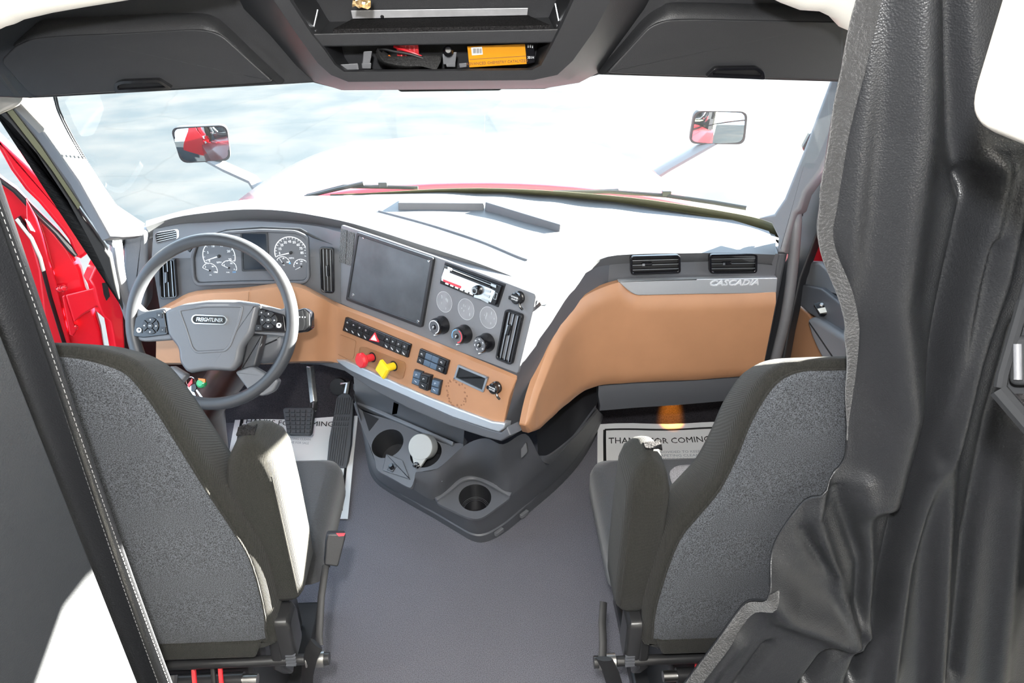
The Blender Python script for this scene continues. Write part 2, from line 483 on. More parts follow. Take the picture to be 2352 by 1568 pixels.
# dotted edge of the border by the driver's pillar
from mathutils.bvhtree import BVHTree
_wv = [p for r in rows for p in r]; _wn = len(rows[0])
WINT = BVHTree.FromPolygons(_wv, [[a * _wn + i, a * _wn + i + 1, (a + 1) * _wn + i + 1, (a + 1) * _wn + i] for a in range(len(rows) - 1) for i in range(_wn - 1)])
b = MB('rubber'); ends = [V(p) for p in ((124, 222), (134, 258), (168, 325), (220, 410), (272, 486))]
path = catmull(ends, 22, False)
for k, e in enumerate(path):
    for o_ in (0, 5):
        h_ = WINT.ray_cast(CAM, ray(e.x + o_, e.y).normalized())
        if h_[0] is not None: b.box(h_[0] - ray(e.x, e.y).normalized() * .004, (.0034, .002, .0034))
struct(b.build('trim_5'), 'dotted edge of the windshield border', 'trim')

# ================================================================== OUTSIDE
struct(MB('asphalt').box((0, 14, -1.17), (60, 50, .1)).build('ground_outside'), 'sunlit pale asphalt lot with cracks', 'ground')
# hood
rows = []
for k in range(13):
    t = k / 12
    y = 2.58 + 1.67 * t
    hw = .99 - .30 * t ** 1.3
    zc = .972 - .03 * t - .21 * t * t
    r = []
    for i in range(21):
        s = -1 + 2 * i / 20
        yy = y - .32 * abs(s) ** 2.2 * (1 - t)
        r.append(V((s * hw + .0, yy, zc - .045 * s * s - .30 * max(0, abs(s) - .80) / .2 * (.4 + .6 * t))))
    rows.append(r)
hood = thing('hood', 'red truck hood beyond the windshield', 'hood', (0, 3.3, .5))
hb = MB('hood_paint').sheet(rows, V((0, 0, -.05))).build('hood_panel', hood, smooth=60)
lip = MB('red_paint')
r0 = rows[0]
lip.sheet([[p for p in r0], [p + V((0, -.012, -.004)) for p in r0], [p + V((0, -.045, -.035)) for p in r0], [p + V((0, -.06, -.085)) for p in r0]], V((0, .02, -.01)))
lip.build('rear_edge', hood, smooth=60)
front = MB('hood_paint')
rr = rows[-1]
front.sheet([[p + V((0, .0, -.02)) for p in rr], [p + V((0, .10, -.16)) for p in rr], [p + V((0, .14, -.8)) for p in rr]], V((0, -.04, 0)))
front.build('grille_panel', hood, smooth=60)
for sgn in (-1, 1):
    sb = MB('hood_paint')
    er = [r[0] if sgn < 0 else r[-1] for r in rows]
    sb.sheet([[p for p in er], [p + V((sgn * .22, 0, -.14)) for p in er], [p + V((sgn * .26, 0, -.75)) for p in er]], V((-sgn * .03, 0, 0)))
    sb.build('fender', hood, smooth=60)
# cowl below the glass
cw = MB('rubber')
cw.sheet([[p + V((0, .03, -.03)) for p in WBc], [p + V((0, .08, -.045)) for p in WBc], [p + V((0, .09, -.14)) for p in WBc]], V((0, 0, -.02)))
struct(cw.build('trim_6', smooth=60), 'black cowl between windshield and hood', 'trim')

# wipers
def wiper(name, label, pts, arm):
    t = thing(name, label, 'wiper', pts[0])
    MB('black_steel').tube(arm, [.008, .007, .006, .005][:len(arm)] if len(arm) <= 4 else .006, 8).build('arm', t)
    MB('rubber').tube(pts, .007, 8).build('blade', t)
    mid = pts[len(pts) // 2]
    MB('black_steel').box(mid + V((0, 0, .008)), (.03, .016, .018)).build('blade_clip', t, bevel=.002)
def wp(px, py, h=.02):
    return V(ony(px, py, 2.46 - h))
wiper('wiper', 'wiper lying at the windshield base in front of the driver', [wp(705, 450), wp(790, 428), wp(880, 429), wp(960, 431)],
      [wp(835, 421, .03), wp(775, 434, .03), wp(700, 452, .03)])
wiper('wiper', 'wiper lying at the windshield base in front of the passenger', [wp(1270, 441, .06), wp(1400, 440, .08), wp(1530, 449, .12), wp(1640, 465, .2), wp(1715, 478, .26)],
      [wp(1420, 438, .06), wp(1340, 441, .06), wp(1275, 444, .06)])

# hood mirrors
def hood_mirror(label, cx, cy, hw, hh, arm, y, skew, turn):
    o = ony(cx, cy, y)
    t = thing('hood_mirror', label, 'mirror', o, 'mirrors on the hood')
    pl = PL(o, turn)
    def q(h, k=1.0):
        return rnd([(-hw * k + skew, -hh * k), (hw * k - skew, -hh * k), (hw * k, hh * k), (-hw * k, hh * k)], .035 * k, 6)
    b = MB('rubber')
    b.loft([[pl.pt(p, h) for p in q(0, k)] for k, h in ((.55, -.09), (.8, -.075), (.95, -.045), (1, -.01), (1, .006))])
    b.build('housing', t)
    b = MB('rubber'); b.frame(pl, q(0), q(0, .93), .004, .012); b.build('rim', t)
    g = MB('mirror'); n = 10; rows = []
    for i in range(n + 1):
        r = []
        for j in range(n + 1):
            u, v = -1 + 2 * j / n, -1 + 2 * i / n
            du = u * math.sqrt(1 - v * v / 2 * .28); dv = v * math.sqrt(1 - u * u / 2 * .28)
            r.append(pl.pt((du * (hw * .95) - skew * du * (1 if v < 0 else 0) * (-v) , dv * hh * .95), .007 + .012 * (1 - (u * u + v * v) / 2)))
        rows.append(r)
    g.grid(rows); g.build('mirror_glass', t, smooth=180)
    b = MB('hood_arm')
    A = [pl.pt((0, -hh * .9), -.03)] + [V(p) for p in arm]
    b.tube(A, [.035, .04, .042, .045][:len(A)], 10, .45, up=(0, 0, 1)); b.build('arm', t)
    return t
ym = 3.35
hood_mirror('hood mirror on its arm at the driver side of the hood', 466, 330, .119, .079, [ony(520, 385, ym), ony(580, 412, ym - .02), ony(600, 440, ym - .03)], ym, .012, (.16, -.98, .0))
hood_mirror('hood mirror on its arm at the passenger side of the hood', 1650, 292, .119, .074, [ony(1600, 345, ym), ony(1535, 382, ym - .02), ony(1505, 400, ym - .03)], ym, -.008, (-.10, -.98, .0))

# ================================================================== OVERHEAD
PH = PL((0, 1.72, 1.46), (0, -.97, -.24))           # door faces of the overhead cabinets
hp = MB('header_plastic')
# header board behind the doors, lower edge follows the windshield top
up = [(-140, -60), (-140, 215), (72, 224), (655, 192), (720, 188), (790, 206), (1250, 203), (1375, 170), (1911, 186), (2060, 190), (2060, -60)]
hp.prism(PH, PH.poly(up, -.01), -.05, -.004)
struct(hp.build('trim_7', bevel=.004), 'dark header board above the windshield', 'trim')
# little sun sensor lip below the middle
b = MB('rubber'); b.prism(PH, rnd(PH.poly([(905, 200), (1158, 200), (1148, 208), (920, 211)], -.03), .004), -.055, -.03)
struct(b.build('trim_8', bevel=.003), 'narrow black lip under the middle of the header', 'trim')

def overhead_cabinet(label, door, band, handle, plate):
    pl = PH
    c = pl.hit(*door[0])
    t = thing('overhead_cabinet', label, 'cabinet', (c.x, c.y + .05, 1.46), 'overhead cabinets')
    body = offs(pl.poly(door), .01)
    MB('header_plastic').prism(pl, body, -.002, .006).build('body', t)
    d = MB('header_plastic'); o = rnd(pl.poly(door, .026), .012, 3)
    d.pill(pl, o, .006, .030, .004, 3)
    dd = d.build('door', t, smooth=50)
    oc_, ic_ = band
    l = MB('header_leather'); O = catmull([V(pl.uv(*p_, .004)) for p_ in oc_], 4, False); I = catmull([V(pl.uv(*p_, .028)) for p_ in ic_], 4, False)
    l.grid([[pl.pt(a, -.01) for a in O], [pl.pt(a, .006) for a in O], [pl.pt(a.lerp(c, .25), .020) for a, c in zip(O, I)], [pl.pt(a.lerp(c, .6), .029) for a, c in zip(O, I)], [pl.pt(c, .0315) for c in I], [pl.pt(c, .02) for c in I]])
    l.build('leather_strip', dd, smooth=60)
    h = MB('gloss_black'); ho = pl.poly(handle, .03)
    h.frame(pl, rnd(ho, .006, 3), rnd(offs(ho, .006), .004, 3), .028, .042)
    h.m('black').prism(pl, offs(ho, .005), .028, .032)
    h.build('handle', dd, bevel=.0015, seg=2)
overhead_cabinet('overhead cabinet with a pull handle above the driver side of the windshield',
    [(2, 139), (36, 104), (78, 86), (150, 80), (300, 73), (440, 65), (480, 68), (512, 80), (630, 187), (360, 205), (76, 221)],
    ([(34, 98), (70, 66), (108, 47), (270, 40), (440, 33), (492, 42), (530, 72), (590, 130), (652, 187)], [(38, 104), (76, 88), (150, 80), (290, 74), (440, 66), (480, 69), (512, 81), (572, 136), (636, 188)]),
    [(266, 187), (282, 181), (368, 178), (398, 197), (392, 201), (268, 208)], None)
overhead_cabinet('overhead cabinet with a pull handle above the passenger side of the windshield',
    [(1392, 167), (1490, 60), (1530, 44), (1600, 42), (1935, 48), (1935, 184), (1640, 176)],
    ([(1374, 166), (1430, 102), (1480, 45), (1520, 18), (1560, 8), (1750, 12), (1935, 17)], [(1388, 167), (1446, 108), (1492, 60), (1530, 45), (1590, 42), (1750, 45), (1935, 48)]),
    [(1618, 172), (1640, 151), (1735, 150), (1752, 160), (1755, 178)], None)

# centre overhead console: body that stands proud of the header, with an open two level bay
oc = thing('overhead_console', 'open two level storage console in the middle of the header', 'console', (-.02, 1.62, 1.455))
PF = PL((-.02, 1.56, 1.50), (0, -.95, -.31))
def ring(pts, y=None, h=0):
    return [PF.hit(px, py, h) for px, py in pts]
outer_back = [(528, -45), (560, 20), (620, 80), (680, 150), (722, 188), (785, 207), (1250, 203), (1330, 190), (1372, 168), (1440, 75), (1480, 20), (1515, -45)]
outer_mid = [(560, -45), (592, 12), (650, 85), (705, 150), (745, 180), (800, 199), (1240, 196), (1305, 184), (1345, 160), (1410, 75), (1450, 15), (1485, -45)]
front_out = [(600, -45), (632, 5), (690, 90), (730, 145), (760, 172), (800, 188), (1225, 184), (1280, 172), (1315, 140), (1365, 70), (1400, 5), (1430, -45)]
hole = [(640, -45), (668, 5), (715, 78), (745, 115), (768, 148), (790, 165), (1222, 161), (1243, 150), (1265, 110), (1288, 65), (1318, 0), (1340, -45)]
hole_in = [(655, -45), (676, 5), (722, 78), (750, 114), (772, 146), (792, 161), (1220, 157), (1240, 147), (1260, 108), (1281, 65), (1310, 0), (1330, -45)]
b = MB('header_plastic')
R0 = [PH.hit(*p, .0) for p in outer_back]; R1 = [PF.hit(*p, -.06) for p in outer_mid]; R2 = [PF.hit(*p, 0) for p in front_out]; R3 = [PF.hit(*p, 0) for p in hole]; R4 = [PF.hit(*p, -.01) for p in hole_in]
b.loft([R0, R1, R2, R3, R4], True, False)
R5 = [p + V((0, .30, .03 if py < 120 else -.045)) for p, (px, py) in zip(R4, hole_in)]
b.m('plastic_deep'); b.loft([R4, R5], True, False)
b.add(R5, [list(range(len(R5)))])
b.build('shell', oc, smooth=40)
# tray in the middle
def bay(px, py, d): return PF.hit(px, py, -.012 - d)
b = MB('header_plastic')
fl = [(716, 77), (1289, 66), (1275, 98), (735, 107)]
b.solid([bay(x, y, -.004) for x, y in fl], [bay(x, y, .02) for x, y in fl])
b.m('plastic_deep').solid([bay(718, 79, .02), bay(1287, 68, .02), bay(1285, 74, .02), bay(722, 85, .02)],
                       [bay(718, 79, .02) + V((0, .25, .02)), bay(1287, 68, .02) + V((0, .25, .02)), bay(1285, 74, .02) + V((0, .25, .02)), bay(722, 85, .02) + V((0, .25, .02))])
tray = b.build('tray', oc, bevel=.003)
for x0, x1, y0, y1 in ((718, 730, 22, 74), (1286, 1275, 8, 62)):
    b = MB('silver'); b.tube([bay(x0, y1, .02), bay((x0 + x1) / 2, (y0 + y1) / 2, .03), bay(x1, y0, .04)], .0018, 6)
    b.m('plastic_grey').box(bay(x0, y1 - 2, .02), (.014, .014, .006))
    b.build('side_clip', oc)
# foam pad and metal strip on the tray, things of their own
rows = [[bay(765 + 500 * i / 14, 72 - 9 * i / 14, .03) + V((0, 0, .004)) for i in range(15)], [bay(805 + 412 * i / 14, 46 - 9 * i / 14, .12) for i in range(15)], [bay(808 + 405 * i / 14, 40 - 9 * i / 14, .2) for i in range(15)]]
tag(MB('foam').sheet(rows, V((0, 0, -.008))).build('foam_pad', smooth=60), 'rough black foam pad lying on the overhead console tray', 'pad')
b = MB('metal_strip')
m4 = [(806, 24), (1213, 18), (1211, 35), (810, 43)]
b.solid([bay(x, y, .128) for x, y in m4], [bay(x, y, .138) for x, y in m4])
b.m('black').lathe(PL(bay(878, 38, .127), PF.n), (0, 0), [(.004, 0), (.004, .002)], 10)
tag(b.build('metal_plate', bevel=.001), 'bare metal plate at the back of the overhead console tray', 'plate')
# crumpled shiny wrapper hanging from the top
b = MB('foil'); rows = []
for i in range(6):
    r = []
    for j in range(7):
        p = PF.hit(810 + 42 * j / 6, -20 + 38 * i / 5, .012)
        r.append(p + V((0, random.uniform(-.006, .006), random.uniform(-.003, .003))))
    rows.append(r)
tag(b.sheet(rows, V((0, .002, 0))).build('foil_wrapper', smooth=20), 'crinkled shiny wrapper at the top edge of the overhead console', 'wrapper')

# things in the lower bay
LB = PL(bay(1000, 158, .02), (0, -.95, -.31))
def lo(px, py, d): return bay(px, py, d)
b = MB('orange_card')
q = [(1073, 106), (1206, 101), (1210, 147), (1078, 155)]
b.solid([lo(x, y, .05) for x, y in q], [lo(x, y, .10) for x, y in q])
ob = thing('cardboard_box', 'orange and black cardboard box lying in the overhead console bay', 'box', lo(1140, 150, .06))
b.build('carton', ob, bevel=.001)
q = [(1206, 101), (1226, 102), (1228, 143), (1210, 147)]
b = MB('gloss_black').solid([lo(x, y, .052) for x, y in q], [lo(x, y, .10) for x, y in q])
pe = PL(lo(1216, 122, .0515), PF.n)
for (x, y, hgt) in ((1212, 103, 6), (1217, 103, 6), (1222, 104, 6)):
    b.m('mark_white').prism(pe, pe.poly([(x, y), (x + 2, y), (x + 2, y + hgt), (x, y + hgt)]), 0, .0005)
b.m('mark_white').text('301H', pe, pe.uv(1219, 132), .008, wide=.8)
b.build('end_flap', ob)
pe = PL(lo(1140, 128, .0495), PF.n)
b = MB('white_label')
b.prism(pe, pe.poly([(1082, 109), (1107, 107), (1109, 125), (1084, 127)]), 0, .0004)
for k in range(9):
    x = 1086 + k * 2.3
    b.m('ink').prism(pe, pe.poly([(x, 111), (x + (1.3 if k % 3 else .8), 111), (x + (1.3 if k % 3 else .8), 122), (x, 122.5)]), .0003, .0008)
b.build('barcode_label', ob)
b = MB('brown_stain')
b.text('ADVANCED CHEMISTRY CATALYZED', pe, pe.uv(1142, 143), .0085, rot=math.radians(3), wide=.9)
b.prism(pe, pe.poly([(1078, 136), (1208, 128), (1208, 129), (1078, 137)]), 0, .0005)
b.build('lettering', ob)
# red connector with wires and a black mesh pouch
b = MB('red_plastic')
q = [(911, 104), (961, 102), (963, 132), (912, 134)]
b.solid([lo(x, y, .06) for x, y in q], [lo(x, y, .10) for x, y in q])
rc = thing('connector', 'red plastic connector block lying in the overhead console bay', 'connector', lo(936, 134, .07))
b.build('block', rc, bevel=.002)
b = MB('red_plastic')
for x in (922, 932, 942, 952): b.box(lo(x, 118, .058), (.003, .006, .03))
b.build('rib', rc)
def wire(m, pts, r): return MB(m).tube(catmull([lo(*p) for p in pts], 5, False), r, 8)
tag(wire('red_wire', [(905, 107, .055), (930, 115, .045), (955, 124, .04), (976, 135, .04)], .003).build('wire'), 'thin red wire crossing the red connector in the overhead bay', 'wire')
tag(wire('orange_wire', [(893, 128, .05), (900, 134, .045), (915, 134, .05)], .0025).build('wire'), 'short orange wire end left of the red connector', 'wire')
tag(wire('rubber', [(866, 120, .05), (872, 112, .05), (884, 113, .045), (905, 118, .04), (940, 124, .035), (972, 134, .03)], .003).build('cable'), 'black cable looping over the mesh pouch in the overhead bay', 'cable')
rows = []
ctl = [[(868, 122), (880, 140), (905, 148), (935, 152), (965, 152), (990, 158), (1001, 163)],
       [(862, 128), (875, 146), (905, 156), (935, 160), (965, 156), (985, 148), (1000, 160)],
       [(876, 128), (890, 138), (915, 138), (940, 137), (970, 136), (995, 138), (1012, 142)],
       [(880, 118), (890, 130), (915, 134), (940, 133), (970, 130), (995, 130), (1015, 128)]]
for i, (row, d) in enumerate(zip((ctl[1], ctl[0], ctl[2], ctl[3]), (.03, .012, .02, .06))):
    rows.append(catmull([lo(*p, d) for p in row], 4, False))
tag(MB('mesh_cloth').sheet(rows, V((0, .012, .004))).build('pouch', smooth=80), 'crumpled black mesh pouch with wires in the overhead console bay', 'pouch')
b = MB('plastic_grey')
for q in ([(780, 148), (822, 145), (825, 160), (782, 161)], [(835, 118), (855, 117), (850, 146), (832, 148)], [(830, 145), (853, 144), (852, 158), (832, 158)]):
    b.solid([lo(x, y, .03) for x, y in q], [lo(x, y, .06) for x, y in q])
tag(b.build('bracket', bevel=.002), 'grey plastic bracket at the left end of the overhead bay', 'bracket')
b = MB('plastic_grey')
for q in ([(1016, 124), (1049, 119), (1046, 146), (1018, 148)], [(1024, 146), (1046, 144), (1046, 154), (1026, 154)], [(1054, 146), (1072, 144), (1072, 154), (1056, 156)]):
    b.solid([lo(x, y, .03) for x, y in q], [lo(x, y, .06) for x, y in q])
b.m('gloss_black').lathe(PL(lo(1030, 118, .028), (0, -.9, .3)), (0, 0), [(.011, -.01), (.011, .004), (.007, .01), (.007, .014)], 14)
tag(b.build('bracket', bevel=.0015), 'grey bracket with a black bolt beside the orange box in the overhead bay', 'bracket')

# cream upper trim at the two top corners of the opening
for name, pts, lab in (('trim_9', [(-160, 150), (0, 74), (22, 68), (42, 58), (110, 42), (190, 28), (290, 12), (400, -2), (520, -22), (520, -160), (-160, -160)], 'cream rounded ceiling trim at the upper left'),
                       ('trim_10', [(1700, -90), (1755, -4), (1800, 18), (1845, 35), (1890, 38), (1926, 55), (1940, 75), (2100, 140), (2100, -160)], 'cream ceiling trim at the upper right')):
    pl = PL((0, 1.38, 1.63), (0, -.97, -.25))
    b = MB('cream'); b.pill(pl, pl.poly(pts), -.13, .0, .03, 5)
    struct(b.build(name, smooth=50), lab, 'trim')
# cream cabinet hanging at the upper right, close to the camera
zb_ = ony(2250, 284, .62).z; A_ = ony(2206, 250, .62); B_ = onz(2352, 350, zb_)
e_ = V((B_.x - A_.x, B_.y - A_.y, 0)).normalized(); nn_ = V((0, 0, 1)).cross(e_)
if nn_.x > 0: nn_ = -nn_
pl = PL((A_.x, A_.y, zb_), nn_, e_)
L_c = [(0, 0), (.9, 0), (.9, 2.20 - zb_), (0, 2.20 - zb_)]
if pl.ey.z < 0: L_c = [(u, -v) for u, v in L_c]
b = MB('cream'); b.pill(pl, rnd(L_c, .035, 6), -.28, .0, .018, 5)
tag(b.build('upper_cabinet', smooth=60), 'cream cabinet with a rounded corner hanging at the upper right above the curtain', 'cabinet')
# black plastic bin below it
pl = PL((.60, .60, 1.38), (-.59, -.68, .44))
bn = thing('storage_bin', 'black plastic wall bin at the right edge in front of the curtain', 'bin', pl.hit(2330, 940))
b = MB('bin_black'); b.prism(pl, pl.poly([(2350, 640), (2296, 850), (2300, 895), (2420, 1050), (2480, 900), (2440, 640)], -.02), -.16, -.02)
b.build('body', bn, bevel=.005)
b = MB('bin_black'); b.tube([pl.hit(2352, 690), pl.hit(2303, 860), pl.hit(2298, 890)], .006, 8); b.tube([pl.hit(2293, 895), pl.hit(2420, 1042)], .009, 8)
b.build('rim', bn)
b = MB('bin_black'); b.pill(pl, rnd(pl.poly([(2322, 770), (2400, 770), (2400, 885), (2318, 885)], .0), .008), -.03, .004, .006); b.m('plastic_grey'); b.tube([pl.hit(2337, 790, .006), pl.hit(2338, 872, .006)], .004, 8); b.build('lid', bn, smooth=50)
b = MB('foam'); b.prism(pl, pl.poly([(2322, 905), (2400, 905), (2400, 975), (2370, 960)]), -.02, -.012); b.build('liner', bn)

# ================================================================== DASHBOARD
dash = thing('dashboard', 'dark dashboard with brown panels, instruments and an angled centre stack across the cab', 'dashboard', (0, 2.1, .58))
PLL = PL((-.65, 2.10, .97), (0, -.98, .196))
PLC = PL((-.36, 2.10, .97), (-.652, -.732, .198))
PLP = PL((.65, 1.872, .97), (0, -.999, .03))

# --- top: brow edge to windshield base
brow_px = [(335, 521, .985), (400, 500, .995), (470, 489, 1.005), (560, 481, 1.01), (660, 485, 1.01), (780, 506, 1.0), (870, 531, .995), (960, 560, .99), (1040, 585, .985), (1100, 605, .98), (1180, 636, .972), (1225, 655, .968)]
tb = [onz(*p) for p in brow_px] + [V((.205, 1.605, .962)), V((.235, 1.635, .962)), V((.29, 1.72, .968)), V((.35, 1.81, .974)), V((.41, 1.862, .978)), V((.50, 1.872, .98)), V((.62, 1.872, .98)), V((.75, 1.868, .98)), V((.875, 1.85, .98))]
rear = [(-.955, 2.175, .985), (-.86, 2.27, .985), (-.77, 2.345, .985), (-.66, 2.39, .985), (-.5, 2.41, .985), (-.34, 2.42, .985), (-.2, 2.425, .985), (-.06, 2.43, .985), (.05, 2.43, .98), (.15, 2.43, .98), (.25, 2.415, .975), (.32, 2.40, .975),
        (.38, 2.385, .972), (.44, 2.37, .97), (.52, 2.34, .97), (.60, 2.31, .966), (.68, 2.275, .962), (.76, 2.235, .96), (.84, 2.19, .957), (.91, 2.13, .956), (.955, 2.06, .956)]
fb = catmull(tb, 3, False); rb = catmull([V(p) for p in rear], 3, False)
rows = []
for k in range(9):
    t = k / 8
    rows.append([f.lerp(r, t) + V((0, 0, .012 * math.sin(math.pi * t))) for f, r in zip(fb, rb)])
def lk(i): return 1 if i < 31 else max(.06, 1 - (i - 30) / 4) if i < 41 else min(1, .06 + (i - 40) / 9)
lip = [f + V((0, .004, -.010)) * lk(i) for i, f in enumerate(fb)]
lip2 = [f + V((0, .012, -.032)) * lk(i) for i, f in enumerate(fb)]
lip3 = [f.lerp(r, .12 * lk(i)) + V((0, 0, -.04)) * lk(i) for i, (f, r) in enumerate(zip(fb, rb))]
b = MB('dash_top'); b.grid([lip3, lip2, lip] + rows)
dtop = b.build('top_pad', dash, smooth=50)
from mathutils.bvhtree import BVHTree
_pv = [p for r_ in rows for p in r_]; _n = len(rows[0])
PADT = BVHTree.FromPolygons(_pv, [[a * _n + i, a * _n + i + 1, (a + 1) * _n + i + 1, (a + 1) * _n + i] for a in range(len(rows) - 1) for i in range(_n - 1)])
# recessed tray on top: two rear lips and a front groove
def topz(px, py):
    h_ = PADT.ray_cast(CAM, ray(px, py).normalized())
    return h_[0] if h_[0] is not None else onz(px, py, .994)
b = MB('plastic')
def ridge(p, q, h0, h1, th):
    a0, a1 = topz(*p), topz(*q)
    d = (a1 - a0).normalized(); nrm = V((-d.y, d.x, 0))
    if nrm.y < 0: nrm = -nrm
    b.solid([a0 + V((0, 0, -.006)), a1 + V((0, 0, -.006)), a1 + nrm * th + V((0, 0, -.006)), a0 + nrm * th + V((0, 0, -.006))],
            [a0 + nrm * .006 + V((0, 0, h0)), a1 + nrm * .006 + V((0, 0, h1)), a1 + nrm * th, a0 + nrm * th])
ridge((915, 482), (1112, 483), .022, .022, .10)
ridge((1112, 484), (1284, 533), .028, .022, .10)
b.build('tray_lip', dtop, bevel=.003)
b = MB('plastic'); pts = [topz(870, 485), topz(985, 516), topz(1100, 553), topz(1185, 588), topz(1212, 598)]
b.tube([p + V((0, 0, .0)) for p in catmull(pts, 5, False)], .0036, 8); b.build('tray_groove', dtop)

# --- body: ring loft of plan outlines at falling heights
def brow_y(x):
    for a, c in zip(tb, tb[1:]):
        if a.x <= x <= c.x and c.x > a.x: return a.y + (c.y - a.y) * (x - a.x) / (c.x - a.x)
    return 2.11
def body_ring(z):
    d = .975 - z
    A = V((-.935, 2.11 - .2 * d, z)); B = V((-.36 - .079 * d, 2.10 - .2 * d, z)); Cc = V((.193 - .25 * d, 1.612 - .06 * d, z))
    fl = [V((.235 - .20 * d, 1.67 - .06 * d, z)), V((.29 - .12 * d, 1.755 - .05 * d, z)), V((.35 - .04 * d, 1.83 - .03 * d, z)), V((.42, 1.884, z)), V((.6, 1.886, z)), V((.895, 1.875 - .02 * d, z))]
    left = [A.lerp(B, k / 8) for k in range(8)]
    for p_ in left: p_.y += max(0, brow_y(p_.x) + .012 - 2.11) * max(0, 1 - d / .075)
    left = left + [B.lerp(Cc, k / 5) for k in range(5)]
    cor = [Cc + V((-.008, .008, 0)), Cc + V((.004, -.001, 0)), Cc + V((.014, .012, 0))]
    back = [V((.93, 2.05, z)), V((.85, 2.15, z)), V((.48, 2.30, z)), V((0, 2.36, z)), V((-.5, 2.35, z)), V((-.75, 2.30, z)), V((-.94, 2.15, z))]
    return left + cor + fl + back
b = MB('plastic'); b.loft([body_ring(z) for z in (.972, .945, .92, .9, .8, .7, .62, .585)])
b.build('body', dash, smooth=30)
# driver side end block and lower pillar trim
b = MB('plastic'); pe = PL((-.95, 2.10, .9), (.2, -.95, .2))
b.pill(pe, rnd(pe.poly([(283, 540), (300, 528), (335, 527), (340, 600), (338, 700), (300, 760), (280, 700)]), .02), -.08, .0, .01)
b.build('end_block', dash, smooth=50)

# --- vents
def vent(pl, quad, rim, n, vertical, h=.006, tab=None, rm='gloss_black', lab=None):
    uv = pl.poly(quad, h)
    out = rnd(uv, .010, 4); inn = rnd(offs(uv, rim), .007, 4)
    b = MB(rm); b.frame(pl, out, inn, -.004, h + .006)
    b.m('black').prism(pl, offs(out, .002), -.004, .0008)
    o = b.build('air_vent', dash, bevel=.0015, seg=2)
    if lab: o['label'] = lab
    P = [V(p) for p in uv]                       # corners: TL TR BR BL
    for k in range(1, n + 1):
        t = k / (n + 1)
        v = MB('gloss_black')
        if vertical:
            a, c = P[0].lerp(P[1], t), P[3].lerp(P[2], t)
        else:
            a, c = P[0].lerp(P[3], t), P[1].lerp(P[2], t)
        d = (c - a).normalized(); a = a + d * rim; c = c - d * rim; nn = V((-d.y, d.x)) * .0012
        v.prism(pl, [tuple(a - nn), tuple(c - nn), tuple(c + nn), tuple(a + nn)], .001, h + .002)
        v.m('silver').prism(pl, [tuple(a - nn * .7), tuple(c - nn * .7), tuple(c + nn * .7), tuple(a + nn * .7)], h + .002, h + .0026)
        v.build('vane', o)
    if tab:
        tb_ = MB('gloss_black'); q = pl.poly(tab, h + .006)
        tb_.pill(pl, q, h - .002, h + .008, .002); tb_.m('silver').prism(pl, [q[0], ((q[0][0] * 3 + q[1][0]) / 4, (q[0][1] * 3 + q[1][1]) / 4), ((q[3][0] * 3 + q[2][0]) / 4, (q[3][1] * 3 + q[2][1]) / 4), q[3]], h + .008, h + .0085)
        tb_.build('tab', o)
    return o
vent(PLL, [(356, 534), (408, 526), (409, 548), (360, 561)], .003, 4, False, .005, rm='plastic')
vent(PLL, [(366, 600), (402, 592), (409, 683), (369, 686)], .005, 3, True, .006, [(379, 625), (385, 624), (386, 648), (380, 649)])
vent(PLL, [(734, 566), (767, 569), (769, 673), (738, 670)], .0055, 3, True, .006, [(749, 610), (755, 610), (756, 634), (750, 634)])
vent(PLC, [(1163, 708), (1203, 722), (1177, 838), (1140, 823)], .006, 3, True, .008, [(1166, 745), (1174, 748), (1168, 770), (1160, 767)])
vent(PLP, [(1447, 587), (1562, 584), (1563, 626), (1448, 630)], .006, 3, False, .007, [(1475, 605), (1498, 604), (1498, 609), (1475, 610)])
vent(PLP, [(1628, 583), (1739, 581), (1738, 626), (1629, 627)], .006, 3, False, .007, [(1660, 603), (1680, 602), (1680, 607), (1660, 608)])

# --- instrument cluster
CL = [(450, 548), (520, 531), (600, 526), (680, 529), (708, 542), (712, 640), (700, 652), (560, 653), (450, 657), (440, 640), (437, 590)]
b = MB('plastic'); o = rnd(PLL.poly(CL, .012), .012, 4)
face_ = rnd(offs(PLL.poly(CL, .012), .009), .010, 4)
b.frame(PLL, o, face_, -.002, .014)
recess_shade = [(430, 575), (448, 548), (520, 526), (600, 520), (690, 524), (735, 548), (765, 562), (718, 546), (690, 531), (600, 527), (520, 532), (455, 552), (436, 580)]
b.m('plastic_deep').prism(PLL, PLL.poly(recess_shade, .003), -.002, .004)  # dark flat strip paints in the shade of the cluster recess
b.m('plastic_satin').prism(PLL, face_, -.004, .003)
clus = b.build('instrument_cluster', dash, bevel=.002, seg=2)
b = MB('plastic_deep'); q = PLL.poly([(552, 532), (615, 533), (620, 621), (556, 623)], .004)
b.frame(PLL, rnd(q, .005), rnd(offs(q, .005), .004), .002, .007); b.m('screen').prism(PLL, offs(q, .005), .002, .0045)
b.build('display', clus)
def arc(b, pl, c, r, wd, a0, a1, h=.0036, n=28, sq=1.0):
    vs = []
    for k in range(n + 1):
        a = math.radians(a0 + (a1 - a0) * k / n)
        vs.append(((c[0] + r * math.cos(a), c[1] + r * sq * math.sin(a)), (c[0] + (r - wd) * math.cos(a), c[1] + (r - wd) * sq * math.sin(a))))
    poly = [v[0] for v in vs] + [v[1] for v in vs[::-1]]
    hi = []
    for v in vs: hi += [pl.pt(v[0], h), pl.pt(v[1], h)]
    b.add(hi, [[2 * k, 2 * k + 1, 2 * k + 3, 2 * k + 2] for k in range(n)])
